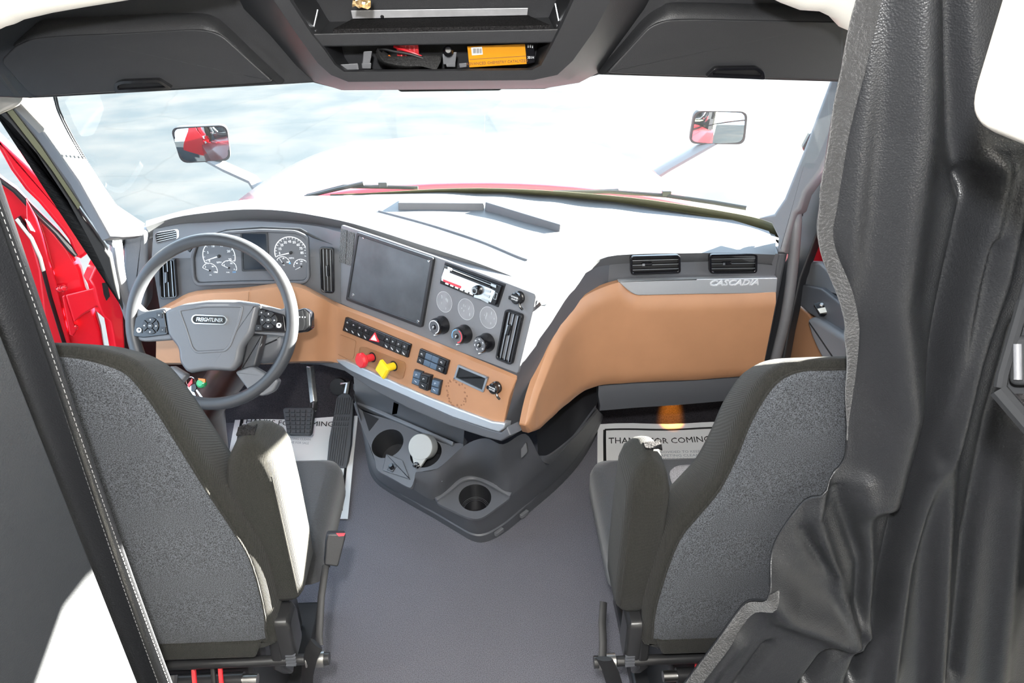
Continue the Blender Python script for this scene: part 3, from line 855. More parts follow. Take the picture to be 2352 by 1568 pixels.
def tick(b, pl, c, r0, r1, a, wd, h=.0037):
    a = math.radians(a); d = V((math.cos(a), math.sin(a))); n_ = V((-d.y, d.x)) * wd / 2; c = V(c)
    b.add([pl.pt(p, h) for p in (c + d * r0 - n_, c + d * r1 - n_, c + d * r1 + n_, c + d * r0 + n_)], [[0, 1, 2, 3]])
def gauge(px, py, rpx, a0, a1, nums, ticks, na, cap=None, capoff=(0, -.5), capm='mark_white', ts=.2, rim=.004, thin=False):
    c = PLL.uv(px, py, .004); r = abs(PLL.uv(px + rpx, py, .004)[0] - c[0])
    b = MB('mark_white'); arc(b, PLL, c, r, .0028 if not thin else .0018, a0, a1, .0039)
    for k in range(ticks + 1):
        tick(b, PLL, c, r * .84, r * .98, a0 + (a1 - a0) * k / ticks, .0016 if k % 2 == 0 else .0010, .0039)
    for k, s in enumerate(nums):
        a = math.radians(a0 + (a1 - a0) * s[1])
        b.text(s[0], PLL, (c[0] + r * .68 * math.cos(a), c[1] + r * .68 * math.sin(a)), r * ts, .0037, bold=.0002)
    if cap: b.m(capm).text(cap, PLL, (c[0] + r * capoff[0], c[1] + r * capoff[1]), r * ts * .8, .0037)
    # needle
    a = math.radians(na); d = V((math.cos(a), math.sin(a))); n_ = V((-d.y, d.x)) * r * .035; cc = V(c)
    b.m('mark_white').prism(PLL, [tuple(cc - n_), tuple(cc + d * r * .86 - n_ * .5), tuple(cc + d * r * .86 + n_ * .5), tuple(cc + n_)], .006, .0072)
    b.m('black').lathe(PLL, c, [(r * .1, .0035), (r * .1, .008), (r * .06, .0095)], 14)
    return b.build('gauge', clus)
gauge(503, 588, 38, 205, -20, [('0', 0), ('5', .2), ('10', .4), ('15', .6), ('20', .8), ('25', 1)], 10, 197, 'RPM', (-.05, -.4))
gauge(668, 580, 38, 195, -15, [(str(5 + 10 * k), .06 + .11 * k) for k in range(9)], 18, 192, 'MPH', (.0, -.35), ts=.2)
gauge(482, 621, 18, 155, -20, [('0', .1), ('60', .6), ('120', 1)], 6, 155, 'OIL', (.0, -.6), ts=.26, thin=True)
gauge(526, 615, 18, 155, -20, [('E', .05), ('1/2', .55), ('F', 1)], 6, 155, 'FUEL', (-.2, -.6), ts=.26, thin=True)
gauge(650, 604, 16, 150, 10, [('60', .5), ('150', 1)], 6, 120, 'AIR', (.1, -.3), ts=.26, thin=True)
gauge(692, 612, 18, 180, 20, [('60', .25), ('120', .6)], 8, 205, 'AIR', (.0, .35), ts=.24, thin=True)
b = MB('mark_blue'); b.text('DEF', PLL, PLL.uv(538, 625, .004), .006, .0037); b.prism(PLL, PLL.poly([(663, 606), (668, 606), (665.5, 600)], .004), .003, .0038); b.build('symbol', clus)

# --- brown trim sweeping below the cluster and across the centre stack
st = [((360, 712), (358, 833), PLL, .060), ((400, 690), (398, 833), PLL, .065), ((450, 668), (445, 833), PLL, .07), ((560, 660), (560, 833), PLL, .07), ((640, 650), (630, 832), PLL, .07), ((690, 652), (672, 830), PLL, .066),
      ((735, 674), (718, 829), PLL, .055), ((780, 697), (772, 832), PLC, .022), ((850, 724), (832, 858), PLC, .018), ((950, 764), (925, 893), PLC, .018), ((1050, 805), (1020, 938), PLC, .018), ((1130, 838), (1092, 968), PLC, .018), ((1180, 859), (1148, 986), PLC, .016), ((1188, 863), (1155, 988), PLC, .006)]
rings = []
for top, bot, pl, h in st:
    t0 = pl.hit(*top, h * .35); t1 = pl.hit(top[0], top[1] + 9, h * .9); m1 = pl.hit((top[0] + bot[0]) / 2, (top[1] + bot[1]) / 2 - 15, h); b1 = pl.hit(bot[0], bot[1], h * .9); b0 = pl.hit(bot[0], bot[1] + 4, h * .35)
    k0 = pl.hit(bot[0], bot[1] - 4, -.012); k1 = pl.hit(top[0], top[1] + 4, -.012)
    rings.append([t0, t1, m1, b1, b0, k0, k1])
rings = [list(r) for r in zip(*[catmull([r[i] for r in rings], 4, False) for i in range(7)])]
b = MB('brown'); b.loft(rings)
br = b.build('brown_trim', dash, smooth=40); br['label'] = 'tan brown lower trim'
b = MB('brown_deep'); a0 = PLL.hit(573, 659, .066); 
b.tube([PLL.hit(575, 661, .05), PLL.hit(571, 672, .066), PLL.hit(570, 690, .0705), PLL.hit(570, 745, .0712)], .0012, 6); b.build('seam', br)
PB = PL(PLC.pt((0, 0), .018), PLC.n)               # outer face of the brown centre trim
# silver strip and dark lower lip
b = MB('silver_strip')
s_up = [(772, 825), (792, 827), (870, 862), (960, 902), (1050, 938), (1130, 968), (1160, 972)]
s_dn = [(1158, 984), (1146, 992), (1120, 985), (1040, 958), (950, 918), (860, 878), (800, 849), (776, 832)]
b.pill(PB, PB.poly(s_up + s_dn, .006), -.02, .007, .004); b.build('silver_strip', dash, smooth=50)
b = MB('plastic'); d_up = [(684, 822), (720, 824), (775, 829), (860, 874), (950, 915), (1040, 955), (1120, 984), (1150, 992), (1164, 980)]
d_dn = [(1172, 1000), (1150, 1014), (1110, 1004), (1030, 978), (940, 940), (850, 893), (790, 852), (735, 838), (688, 836)]
b.pill(PB, PB.poly(d_up + d_dn, .0), -.05, .0, .006); b.build('lower_lip', dash, smooth=50)

# --- centre stack fascia
b = MB('plastic_grey'); fz = PLC.poly([(783, 516), (880, 548), (990, 586), (1110, 629), (1231, 676), (1226, 705), (1189, 858), (1050, 806), (900, 748), (782, 697)], .004)
b.pill(PLC, rnd(fz, .008), -.004, .004, .002); b.build('fascia', dash, smooth=50)
PC = PL(PLC.pt((0, 0), .004), PLC.n)
b = MB('velcro')
b.prism(PC, PC.poly([(783, 524), (797, 529), (793, 606), (779, 602)], .002), 0, .0025); b.prism(PC, PC.poly([(799, 530), (814, 535), (808, 611), (794, 607)], .002), 0, .0025)
b.build('velcro_patch', dash)
b = MB('plastic_deep'); q = PC.poly([(822, 532), (999, 592), (971, 752), (797, 688)], .003)
b.frame(PC, rnd(q, .008), rnd(offs(q, .010), .004), -.003, .009); sp = b.build('screen_panel', dash, bevel=.002)
b = MB('cover_plate'); b.pill(PC, rnd(offs(q, .009), .004), 0, .006, .0015); cp = b.build('cover_plate', sp, smooth=50)
for (x, y) in ((835, 545), (985, 599), (960, 738), (811, 677)):
    b = MB('chrome_satin'); c = PC.uv(x, y, .007); b.lathe(PC, c, [(.0042, .005), (.0042, .0072), (.003, .0082), (.0012, .0078)], 12); b.m('black').prism(PC, circ(c, .0015, 6), .0078, .0084); b.build('screw', sp)
# radio
q = PC.poly([(1021, 602), (1160, 653), (1143, 706), (1009, 651)], .004)
b = MB('black'); b.prism(PC, rnd(q, .002), -.004, .002)
b.m('gloss_black').pill(PC, offs(q, .006), 0, .010, .0015)
rad = b.build('radio', dash, smooth=50); rad['label'] = 'car radio with chrome face'
PR = PL(PC.pt((0, 0), .010), PC.n)
b = MB('chrome_satin'); b.pill(PR, PR.poly([(1021, 616), (1098, 647), (1138, 668), (1128, 695), (1085, 682), (1013, 648), (1014, 636)], .001), 0, .0015, .001)
b.m('mark_red').prism(PR, PR.poly([(1018, 641), (1060, 657), (1059, 662), (1019, 647)], .001), .001, .0019)
b.m('gloss_black').prism(PR, PR.poly([(1014, 644), (1090, 676), (1088, 682), (1012, 650)], .001), .001, .0021)
b.build('faceplate', rad, smooth=50)
b = MB('black'); b.prism(PR, PR.poly([(1035, 621), (1128, 658), (1127, 662), (1034, 626)], .001), .001, .003); b.m('chrome').prism(PR, PR.poly([(1037, 617), (1128, 653), (1128, 654.5), (1037, 618.5)], .001), .001, .003)
b.build('disc_slot', rad)
for k in range(6):
    x, y = 1024 + k * 11.2, 648.5 + k * 4.6
    MB('mark_white').prism(PR, PR.poly([(x, y), (x + 7, y + 3), (x + 6, y + 6), (x - 1, y + 3)], .002), .0018, .0035).build('preset_button', rad)
c = PR.uv(1097, 666, .004); b = MB('gloss_black'); b.lathe(PR, c, [(.013, 0), (.013, .008), (.011, .015), (.0085, .016)], 24); b.m('chrome').lathe(PR, c, [(.0085, .0155), (.0085, .0172), (.0065, .0172), (.006, .0165)], 20); b.m('gloss_black').lathe(PR, c, [(.006, .0160), (.006, .0172), (.004, .0180)], 16); b.build('knob', rad)
for q_ in ([(1112, 662), (1128, 667), (1126, 672), (1116, 670)], [(1114, 674), (1126, 678), (1124, 684), (1110, 677)], [(1108, 684), (1124, 690), (1122, 696), (1106, 688)], [(1030, 612), (1040, 616), (1039, 622), (1029, 618)], [(1129, 650), (1141, 655), (1140, 661), (1128, 656)]):
    b = MB('chrome'); b.prism(PR, PR.poly(q_, .001), .001, .0028); b.build('key', rad)
b = MB('mark_red'); q_ = PR.poly([(1138, 671), (1144, 673), (1140, 688), (1134, 686)], .001); b.m('chrome').frame(PR, q_, offs(q_, .001), .0, .003); b.m('gloss_black').prism(PR, offs(q_, .001), 0, .002); b.build('port', rad)
# clear round film stickers
for (x, y) in ((1021, 693), (1071, 710), (1122, 729)):
    c = PC.uv(x, y); b = MB('sticker_film'); b.prism(PC, circ(c, .0285, 40), 0, .0006); b.m('mark_white'); arc(b, PC, c, .0288, .0005, 0, 360, .0009, 48); b.m('ash')
    for k in range(7):
        a = random.uniform(0, 6.28); r = random.uniform(.008, .02); p = (c[0] + r * math.cos(a), c[1] + r * math.sin(a))
        b.prism(PC, circ(p, random.uniform(.001, .002), 8, random.uniform(.002, .006)), .0005, .0009)
    b.build('film_sticker', dash)
# climate knobs
for k, (x, y) in enumerate(((1003, 749), (1055, 770), (1106, 790))):
    fc = PC.uv(x - 3, y + 1, .03); r = .0225
    pk = PL(PC.pt(fc, 0), PC.n, PC.ex)
    b = MB('gloss_black')
    rings = []
    for rr, hh in ((r * 1.12, 0), (r * 1.14, .006), (r * 1.04, .010), (r * 1.02, .020), (r * .98, .030), (r * .9, .0335)):
        rings.append([pk.pt((rr * (1 + .025 * (i % 2) * (.010 < hh < .031)) * math.cos(2 * math.pi * i / 40), rr * (1 + .025 * (i % 2) * (.010 < hh < .031)) * math.sin(2 * math.pi * i / 40)), hh) for i in range(40)])
    b.loft(rings); kb = b.build('climate_knob', dash, smooth=40)
    b = MB('plastic'); b.prism(pk, circ((0, 0), r * .88, 32), .0335, .0345)
    if k == 0:
        b.m('mark_white'); arc(b, pk, (0, 0), r * .82, r * .10, 130, -70, .0349); arc(b, pk, (0, 0), r * .84, r * .06, 230, 130, .0349)
    elif k == 1:
        b.m('mark_blue'); arc(b, pk, (0, 0), r * .82, r * .10, 100, 215, .0349); b.m('mark_red'); arc(b, pk, (0, 0), r * .82, r * .12, 75, -75, .0349)
    else:
        b.m('mark_white')
        for a in (95, 40, -25, 150, 200, 250): 
            aa = math.radians(a); p = (r * .62 * math.cos(aa), r * .62 * math.sin(aa)); arc(b, pk, p, r * .13, r * .05, a - 140, a + 100, .0349, 8); tick(b, pk, p, 0, r * .12, a + 30, r * .05, .0349)
    b.m('gloss_black').lathe(pk, (0, 0), [(r * .3, .0344), (r * .3, .037), (r * .24, .038)], 16)
    b.m('mark_white'); arc(b, pk, (0, 0), r * .14, r * .06, 40, 250, .0383, 10); tick(b, pk, (0, 0), -r * .2, r * .16, 70, r * .05, .0383)
    b.prism(pk, circ((r * .1, -r * 1.03), .0018, 8), .012, .0345)
    b.build('dial_face', kb)
# power outlets with tethered caps
for x, y, pl in ((1188, 684, PC), (1136, 891, PB)):
    c = pl.uv(x, y, .01); b = MB('gloss_black'); b.lathe(pl, c, [(.0165, 0), (.0165, .006), (.0145, .008), (.0145, .018), (.0125, .0205)], 24)
    b.prism(pl, [(c[0] - .024, c[1] - .009), (c[0] - .008, c[1] - .011), (c[0] - .008, c[1] + .002), (c[0] - .024, c[1] - .001)], .010, .014)
    b.tube([pl.pt((c[0] + .006, c[1] - .012), .008), pl.pt((c[0] + .013, c[1] - .020), .010), pl.pt((c[0] + .018, c[1] - .026), .006)], .0032, 8)
    b.m('mark_white').text('POWER', pl, (c[0], c[1] + .003), .0062, .0206); b.text('OUTLET', pl, (c[0], c[1] - .003), .0056, .0206)
    b.build('power_outlet', dash)
# switch banks
def cell(q, a0, a1, b0, b1):
    P = [V(p) for p in q]                        # TL TR BR BL
    f = lambda s, t: tuple(P[0].lerp(P[1], s).lerp(P[3].lerp(P[2], s), t))
    return [f(a0, b0), f(a1, b0), f(a1, b1), f(a0, b1)]
def rot_of(q): d = V(q[1]) - V(q[0]); return math.atan2(d.y, d.x)
q = PB.poly([(793, 728), (943, 791), (936, 822), (786, 759)], .006)
b = MB('gloss_black'); b.pill(PB, rnd(q, .003), -.004, .006, .002); bank = b.build('switch_bank', dash, smooth=50)
cols = [.02, .115, .21, .305, .40, .64, .735, .83, .90, .98]
cols = [.02, .118, .216, .314, .412, .645, .729, .813, .897, .985]
txt = [('PTO', 'AUX'), ('', 'SUSP'), ('', 'DUMP'), ('', 'DIFF'), None, ('', 'WORK'), ('', 'FOG'), ('', 'OFF'), ('TRAC', 'AXLE')]
for k in range(9):
    for r_ in range(2):
        cq = offs(cell(q, cols[k], cols[k + 1], .05 + .46 * r_, .49 + .46 * r_), .0008)
        s = MB('button'); s.pill(PB, cq, .004, .0105 - .002 * r_, .0015, 2)
        cc = (sum(p[0] for p in cq) / 4, sum(p[1] for p in cq) / 4); s.m('mark_white')
        if k != 4:
            if r_ == 1:
                s.prism(PB, [(cc[0] + x * .006 - .0, cc[1] + y) for x, y in ((-.8, .001), (.8, .001 - .006 * .8), (.8, .0022 - .006 * .8), (-.8, .0022))], .0082, .0089)
                s.prism(PB, [(cc[0] + x * .006, cc[1] - .003 + y) for x, y in ((-.6, .001), (.6, .001 - .0035), (.6, .0022 - .0035), (-.6, .0022))], .0082, .0089)
            else:
                arc(s, PB, cc, .0032, .0009, 0, 230, .0108, 10); tick(s, PB, cc, -.003, .003, 150 + 40 * k, .0009, .0108)
        s.build('switch', bank, smooth=50)
tri = PB.poly([(861, 763), (870, 786), (848, 781)], .012)
b = MB('mark_red'); b.pill(PB, rnd(tri, .001, 2), .009, .0135, .001, 2); b.m('mark_white').prism(PB, offs(tri, .0036), .0130, .0139); b.build('hazard_triangle', bank)
q = PB.poly([(964, 800), (1031, 828), (1023, 861), (956, 832)], .006)
b = MB('gloss_black'); b.pill(PB, rnd(q, .003), -.004, .006, .002); bank2 = b.build('switch_bank', dash, smooth=50)
for k in range(4):
    for r_ in range(2):
        cq = offs(cell(q, .03 + .225 * k, .03 + .225 * (k + 1), .06 + .47 * r_, .48 + .45 * r_), .0007)
        s = MB('button_blue' if k in (1, 2) else 'button'); s.pill(PB, cq, .004, .0105, .0015, 2)
        cc = (sum(p[0] for p in cq) / 4, sum(p[1] for p in cq) / 4)
        if k in (0, 3):
            s.m('mark_white'); arc(s, PB, cc, .0035, .001, 20, 200, .0108, 10); tick(s, PB, cc, -.004, .004, -30, .001, .0108)
        s.build('switch', bank2, smooth=50)
for k, (x0, y0) in enumerate(((947, 848), (968, 856), (990, 868))):
    q = PB.poly([(x0 + 3, y0), (x0 + 23, y0 + 6), (x0 + 16, y0 + 41), (x0 - 4, y0 + 33)], .008)
    hh = .008 if k != 1 else .016
    b = MB('plastic_deep'); b.pill(PB, rnd(q, .002), -.004, hh - .003, .001); sw = b.build('rocker_switch', dash, smooth=50)
    for r_ in range(2):
        cq = cell(q, .12, .9, .08 + .46 * r_, .46 + .46 * r_); s = MB('button_blue' if k != 1 else 'button'); s.pill(PB, cq, hh - .004, hh + (.003 if r_ == 0 else .001), .001, 2)
        cc = (sum(p[0] for p in cq) / 4, sum(p[1] for p in cq) / 4); s.m('mark_white')
        if r_ == 0: arc(s, PB, cc, .0032, .0012, 0, 250, hh + .0034, 10)
        else: s.prism(PB, [(cc[0] - .004, cc[1] + .0012), (cc[0] + .004, cc[1] - .0015), (cc[0] + .004, cc[1] - .0003), (cc[0] - .004, cc[1] + .0024)], hh + .001, hh + .0016)
        s.build('rocker_key', sw, smooth=50)
# valve knobs in their shallow tray
b = MB('brown_deep'); tr = PB.poly([(826, 796), (840, 797), (930, 832), (932, 842), (926, 868), (918, 872), (826, 832), (822, 822)], .001); b.frame(PB, rnd(tr, .008), rnd(offs(tr, .0035), .006), -.004, .0015); b.prism(PB, offs(rnd(tr, .008), .003), -.004, .0006); b.build('valve_tray', dash, smooth=50)
for kind, (x, y), (hx, hy), m in (('octagon', (856, 820), (841, 823), 'red_knob'), ('square', (905, 840), (886, 845), 'yellow_knob')):
    c = PB.uv(x, y, 0); 
    b = MB('brown_deep'); arc(b, PB, c, .022, .003, 0, 360, .0018, 30); b.m('black').prism(PB, circ(c, .0155, 24), 0, .002)
    b.m(m).lathe(PB, c, [(.0115, 0), (.0115, .035)], 20)
    a0 = math.radians(22.5 - 20) if kind == 'octagon' else math.radians(18)
    n = 8 if kind == 'octagon' else 4; R_ = .0245 if n == 8 else .030
    pk = PL(PB.pt(c, .035), PB.n, PB.ex)
    o_ = rnd(circ((0, 0), R_, n, a0=a0), .004, 2)
    b.loft([[pk.pt(p, 0) for p in offs(o_, .004)], [pk.pt(p, .004) for p in o_], [pk.pt(p, .012) for p in o_], [pk.pt(p, .017) for p in offs(o_, .005)]])
    v = b.build('valve_knob', dash, smooth=40); v['label'] = 'red octagonal push pull knob' if n == 8 else 'yellow square push pull knob'
# blank cover outline, pocket, sticker residue
q = rnd(PB.poly([(776, 766), (818, 782), (812, 824), (800, 826), (773, 812)], .001), .010, 4)
b = MB('brown_deep'); b.frame(PB, q, offs(q, .0008), 0, .0012); b.build('blank_cover', dash)
q = PB.poly([(1052, 837), (1121, 866), (1110, 901), (1042, 869)], .004)
b = MB('silver'); b.frame(PB, rnd(q, .002), offs(rnd(q, .002), .006), -.002, .005); b.m('black').prism(PB, offs(rnd(q, .002), .005), -.002, .001); b.build('pocket', dash, bevel=.001)
b = MB('brown_stain'); c = PB.uv(1048, 905)
for k in range(34):
    a = 2 * math.pi * k / 34 + random.uniform(-.08, .08); r = .036 + random.uniform(-.005, .005)
    if random.random() < .25: continue
    p = (c[0] + r * math.cos(a), c[1] + r * 1.0 * math.sin(a)); b.prism(PB, circ(p, random.uniform(.0015, .004), 7, random.uniform(.0015, .004)), 0, .0004)
b.build('sticker_residue', dash)

# --- passenger side: silver strip with raised lettering
b = MB('silver_strip'); PP = PL(PLP.pt((0, 0), .004), PLP.n)
b.pill(PP, rnd(PP.poly([(1418, 645), (1600, 640), (1786, 637), (1783, 673), (1600, 675), (1462, 678), (1446, 670)], .004), [.006, 0, .004, .004, 0, .01, .01]), -.01, .006, .003); ss = b.build('silver_strip', dash, smooth=50)
b = MB('letter_silver'); c = PP.uv(1686, 650, .007)
b.text('CASCADIA', PP, c, .0235, .006, shear=.22, wide=1.25, bold=.0006, depth=.0015, rot=.0); b.build('lettering', ss)
# --- brown glove panel, wrapping round onto the flank of the centre stack
PGc = [V(p) for p in ((.150, 1.535), (.168, 1.575), (.195, 1.635), (.24, 1.70), (.29, 1.765), (.345, 1.815), (.41, 1.848), (.48, 1.862), (.60, 1.864), (.78, 1.860), (.945, 1.848))]
PGc = catmull(PGc, 8, False)
def gp_hit(px, py):
    d = ray(px, py); best = None
    for i in range(len(PGc) - 1):
        a, c = PGc[i], PGc[i + 1]; e = c - a
        # CAM.xy + t d.xy = a + s e
        den = d.x * (-e.y) + d.y * e.x
        if abs(den) < 1e-9: continue
        rx, ry = a.x - CAM.x, a.y - CAM.y
        t = (rx * (-e.y) + ry * e.x) / den; s = (d.x * ry - d.y * rx) / den
        if t > 0 and -.001 <= s <= 1.001 and (best is None or t < best[0]): best = (t, i + s)
    return (best[1], CAM.z + best[0] * d.z) if best else None
topp = [(1209, 975), (1215, 945), (1240, 860), (1262, 800), (1285, 752), (1310, 715), (1350, 678), (1400, 656), (1425, 649), (1447, 671), (1465, 678), (1600, 676), (1783, 673)]
botp = [(1209, 978), (1216, 995), (1232, 990), (1270, 960), (1310, 925), (1345, 898), (1380, 886), (1430, 882), (1600, 874), (1755, 862)]
T = [x for x in (gp_hit(*p) for p in topp) if x]; B_ = [x for x in (gp_hit(*p) for p in botp) if x]
def interp(L, s):
    L = sorted(L)
    if s <= L[0][0]: return L[0][1]
    for a, c in zip(L, L[1:]):
        if a[0] <= s <= c[0]: return a[1] + (c[1] - a[1]) * (s - a[0]) / max(1e-9, c[0] - a[0])
    return L[-1][1]
s0 = min(T[0][0], B_[0][0]); s1 = min(max(T, key=lambda x: x[0])[0], len(PGc) - 1.001)
NS = 90; front_, back_ = [], []
for k in range(NS + 1):
    s = s0 + (s1 - s0) * (k / NS) ** 1.15
    i = min(int(s), len(PGc) - 2); p = PGc[i].lerp(PGc[i + 1], s - i); e = (PGc[i + 1] - PGc[i]).normalized(); nn = V((e.y, -e.x))
    zt, zb = interp(T, s), interp(B_, s)
    if zt < zb + .002: zt = zb + .002
    col, colb = [], []
    for j in range(13):
        f = j / 12; z = zb + (zt - zb) * f
        dz = min(z - zb, zt - z); de = min(dz, .018 + 0 * s); ed = min(1, (k + .3) / 10)
        puff = .016 * math.sqrt(max(0, 1 - (1 - de / .018) ** 2)) * math.sqrt(min(1, ed)) - .004
        col.append(V((p.x + nn.x * puff, p.y + nn.y * puff, z))); colb.append(V((p.x - nn.x * .02, p.y - nn.y * .02, z)))
    front_.append(col); back_.append(colb)
b = MB('brown'); b.grid(front_)
for a, c in ((front_, back_),):
    b.grid([[r[0] for r in a], [r[0] for r in c]]); b.grid([[r[-1] for r in a], [r[-1] for r in c]]); b.grid([a[-1], c[-1]]); b.grid([a[0], c[0]])
gp = b.build('glove_panel', dash, smooth=60); gp['label'] = 'large tan brown panel in front of the passenger'
# under roll below the brown panel
b = MB('plastic'); r1 = [(1375, 886), (1450, 881), (1560, 876), (1680, 868), (1770, 862)]
rg = []
for (x, y) in r1:
    a = ony(x, y, 1.875); c = ony(x + 2, y + 57 - (x - 1375) * .02, 1.885)
    rg.append([a + V((0, .05, 0)), a, a + V((0, -.004, -.03)), c + V((0, -.004, .02)), c, c + V((0, .06, .012)), c + V((0, .10, .05))])
b.loft(rg); b.build('lower_roll', dash, smooth=50)
# far right end cap
b = MB('plastic'); b.box((.915, 1.97, .76), (.03, .16, .42)); b.build('end_cap', dash, bevel=.01)

# ================================================================== CENTRE CONSOLE
con = thing('centre_console', 'dark plastic floor console with cup holders under the centre stack', 'console', (.05, 2.1, 0))
rim = [(812, 905, .42), (826, 955, .35), (840, 1000, .30), (862, 1060, .25), (880, 1088, .23), (945, 1122, .22), (1001, 1150, .18), (1040, 1172, .15), (1075, 1189, .14), (1103, 1189, .14), (1140, 1166, .15), (1172, 1139, .18), (1255, 1072, .24), (1310, 1014, .29), (1369, 936, .33)]
flo = [(832, 985), (838, 1025), (845, 1068), (856, 1098), (880, 1122), (940, 1158), (1000, 1192), (1050, 1222), (1088, 1243), (1120, 1243), (1160, 1222), (1200, 1190), (1290, 1112), (1345, 1045), (1390, 960)]
RR = catmull([onz(*p) for p in rim], 5, False); FF = catmull([onz(p[0], p[1], .0) for p in flo], 5, False)
def lerp3(a, c, t): return [p.lerp(q, t) for p, q in zip(a, c)]
skirt = [p.lerp(q, .72) for p, q in zip(RR, FF)]
b = MB('plastic'); b.grid([FF, lerp3(RR, FF, .72), [p + V((0, .006, 0)) for p in lerp3(RR, FF, .69)], lerp3(RR, FF, .35), lerp3(RR, FF, .06), RR, [p + V((0, .012, .002)) for p in RR]])
b.build('skirt', con, smooth=40)
# big sloping flank patches
g = [[(955, 1084, .31), (1004, 1076, .34), (1068, 1022, .42), (1115, 1006, .50), (1156, 1020, .52), (1207, 996, .48), (1238, 1046, .36)],
     [(950, 1102, .275), (1000, 1112, .275), (1050, 1072, .32), (1100, 1058, .36), (1150, 1072, .35), (1200, 1068, .33), (1248, 1060, .31)],
     [(945, 1121, .225), (1001, 1147, .185), (1060, 1101, .21), (1094, 1098, .21), (1131, 1113, .21), (1172, 1136, .185), (1258, 1072, .245)]]
rows = [catmull([onz(*p) for p in r], 5, False) for r in g]
rows = [list(r) for r in zip(*[catmull(list(c), 4, False) for c in zip(*rows)])]
b = MB('plastic'); b.grid(rows); b.build('flank', con, smooth=180)
# dark pocket beside the brown panel tip
b = MB('plastic_deep')
pk_top = catmull([onz(*p) for p in ((1209, 996, .47), (1240, 975, .44), (1300, 925, .42), (1345, 895, .42), (1385, 880, .42))], 4, False)
pk_bot = catmull([onz(*p) for p in ((1238, 1046, .34), (1262, 1042, .32), (1310, 1005, .31), (1345, 970, .33), (1372, 938, .34))], 4, False)
b.grid([[p + V((.0, .06, .02)) for p in pk_top], [p.lerp(q, .5) + V((.02, .10, -.02)) for p, q in zip(pk_top, pk_bot)], [p + V((0, .03, -.03)) for p in pk_bot], pk_bot]); b.build('side_pocket', con, smooth=60)
b = MB('plastic'); b.grid([pk_bot, [p + V((0, -.004, -.012)) for p in pk_bot], [onz(*p) for p in catmull([V(q) for q in ((1250, 1062, .31), (1268, 1062, .25), (1312, 1012, .285), (1348, 975, .31), (1371, 937, .33))], 4, False)]]); b.build('pocket_rim', con, smooth=60)
b = MB('plastic_deep'); pq = PL(onz(1203, 1030, .42), (-.35, -.75, .5)); q = rnd(pq.poly([(1196, 1022), (1210, 1014), (1213, 1038), (1197, 1054)]), .006); b.frame(pq, q, offs(q, .0015), -.002, .0035); b.m('plastic').prism(pq, offs(q, .001), -.003, .002); b.build('button', con)
# cup holder platform, tilted towards the driver
PT = PL(onz(905, 1040, .31), (-.22, -.34, .91))
outl = catmull(PT.poly([(812, 925), (835, 945), (900, 965), (960, 992), (1020, 1018), (1064, 1018), (1050, 1048), (1010, 1074), (960, 1085), (952, 1100), (946, 1116), (936, 1118), (900, 1098), (868, 1080), (862, 1060), (852, 1030), (835, 990)]), 3)
h1 = circ(PT.uv(890, 1018), .054, 28); h2 = circ(PT.uv(978, 1040), .052, 28)
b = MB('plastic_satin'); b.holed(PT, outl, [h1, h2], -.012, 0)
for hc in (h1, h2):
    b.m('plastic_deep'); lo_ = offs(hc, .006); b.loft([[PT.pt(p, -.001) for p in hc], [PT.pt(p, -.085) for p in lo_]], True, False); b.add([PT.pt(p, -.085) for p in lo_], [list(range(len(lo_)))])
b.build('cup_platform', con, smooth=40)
b = MB('plastic_satin'); q = PT.poly([(888, 1043), (926, 1058), (943, 1102), (879, 1081)]); b.pill(PT, rnd(q, .004), -.01, .006, .003); sp_ = b.build('switch_plinth', con, smooth=50)
b = MB('gloss_black'); c = PT.uv(902, 1076); b.frame(PT, [(c[0] - .012, c[1] - .014), (c[0] + .012, c[1] - .014), (c[0] + .012, c[1] + .014), (c[0] - .012, c[1] + .014)], [(c[0] - .009, c[1] - .011), (c[0] + .009, c[1] - .011), (c[0] + .009, c[1] + .011), (c[0] - .009, c[1] + .011)], .003, .006); b.lathe(PT, c, [(.008, .003), (.0085, .016), (.006, .022)], 14); b.build('toggle', sp_)
b = MB('ash'); c0 = PT.uv(905, 1058)
for k in range(12): b.prism(PT, circ((c0[0] + random.uniform(-.012, .012), c0[1] + random.uniform(-.006, .006)), random.uniform(.0008, .002), 6), .004, .0045)
b.build('scuff', sp_)
# rails behind the platform and small wedge pocket
b = MB('plastic_satin')
def rail(p, q, h):
    a0, a1 = PT.hit(*p), PT.hit(*q); n_ = PT.n
    dirb = (PT.ey)
    b.solid([a0 - n_ * .02, a1 - n_ * .02, a1 + dirb * .02 - n_ * .02, a0 + dirb * .02 - n_ * .02], [a0 + n_ * h * .6, a1 + n_ * h * .6, a1 + dirb * .012 + n_ * h, a0 + dirb * .012 + n_ * h])
rail((816, 928), (1040, 1026), .014); rail((925, 952), (1064, 1018), .05); rail((818, 905), (905, 950), .05)
b.build('rail', con, bevel=.003)
b = MB('plastic_deep'); b.prism(PT, PT.poly([(833, 944), (870, 962), (848, 990)]), -.002, .0015); b.build('wedge_pocket', con)
b = MB('plastic_satin')
wl = [onz(808, 868, .56), onz(905, 912, .56), onz(1000, 955, .56), onz(1068, 985, .55)]; wb = [PT.hit(816, 925), PT.hit(908, 958), PT.hit(985, 990), PT.hit(1064, 1020)]
b.grid([[p + V((0, .03, 0)) for p in wl], [p.lerp(q, .5) + V((0, .02, 0)) for p, q in zip(wl, wb)], wb]); b.build('back_wall', con, smooth=40)
b = MB('plastic_satin'); b.solid([onz(x, y, .47) + V((0, .03, 0)) for x, y in ((906, 910), (918, 916), (912, 950), (900, 952))], [onz(x, y, .47) for x, y in ((906, 910), (918, 916), (912, 950), (900, 952))]); b.build('divider', con, bevel=.003)
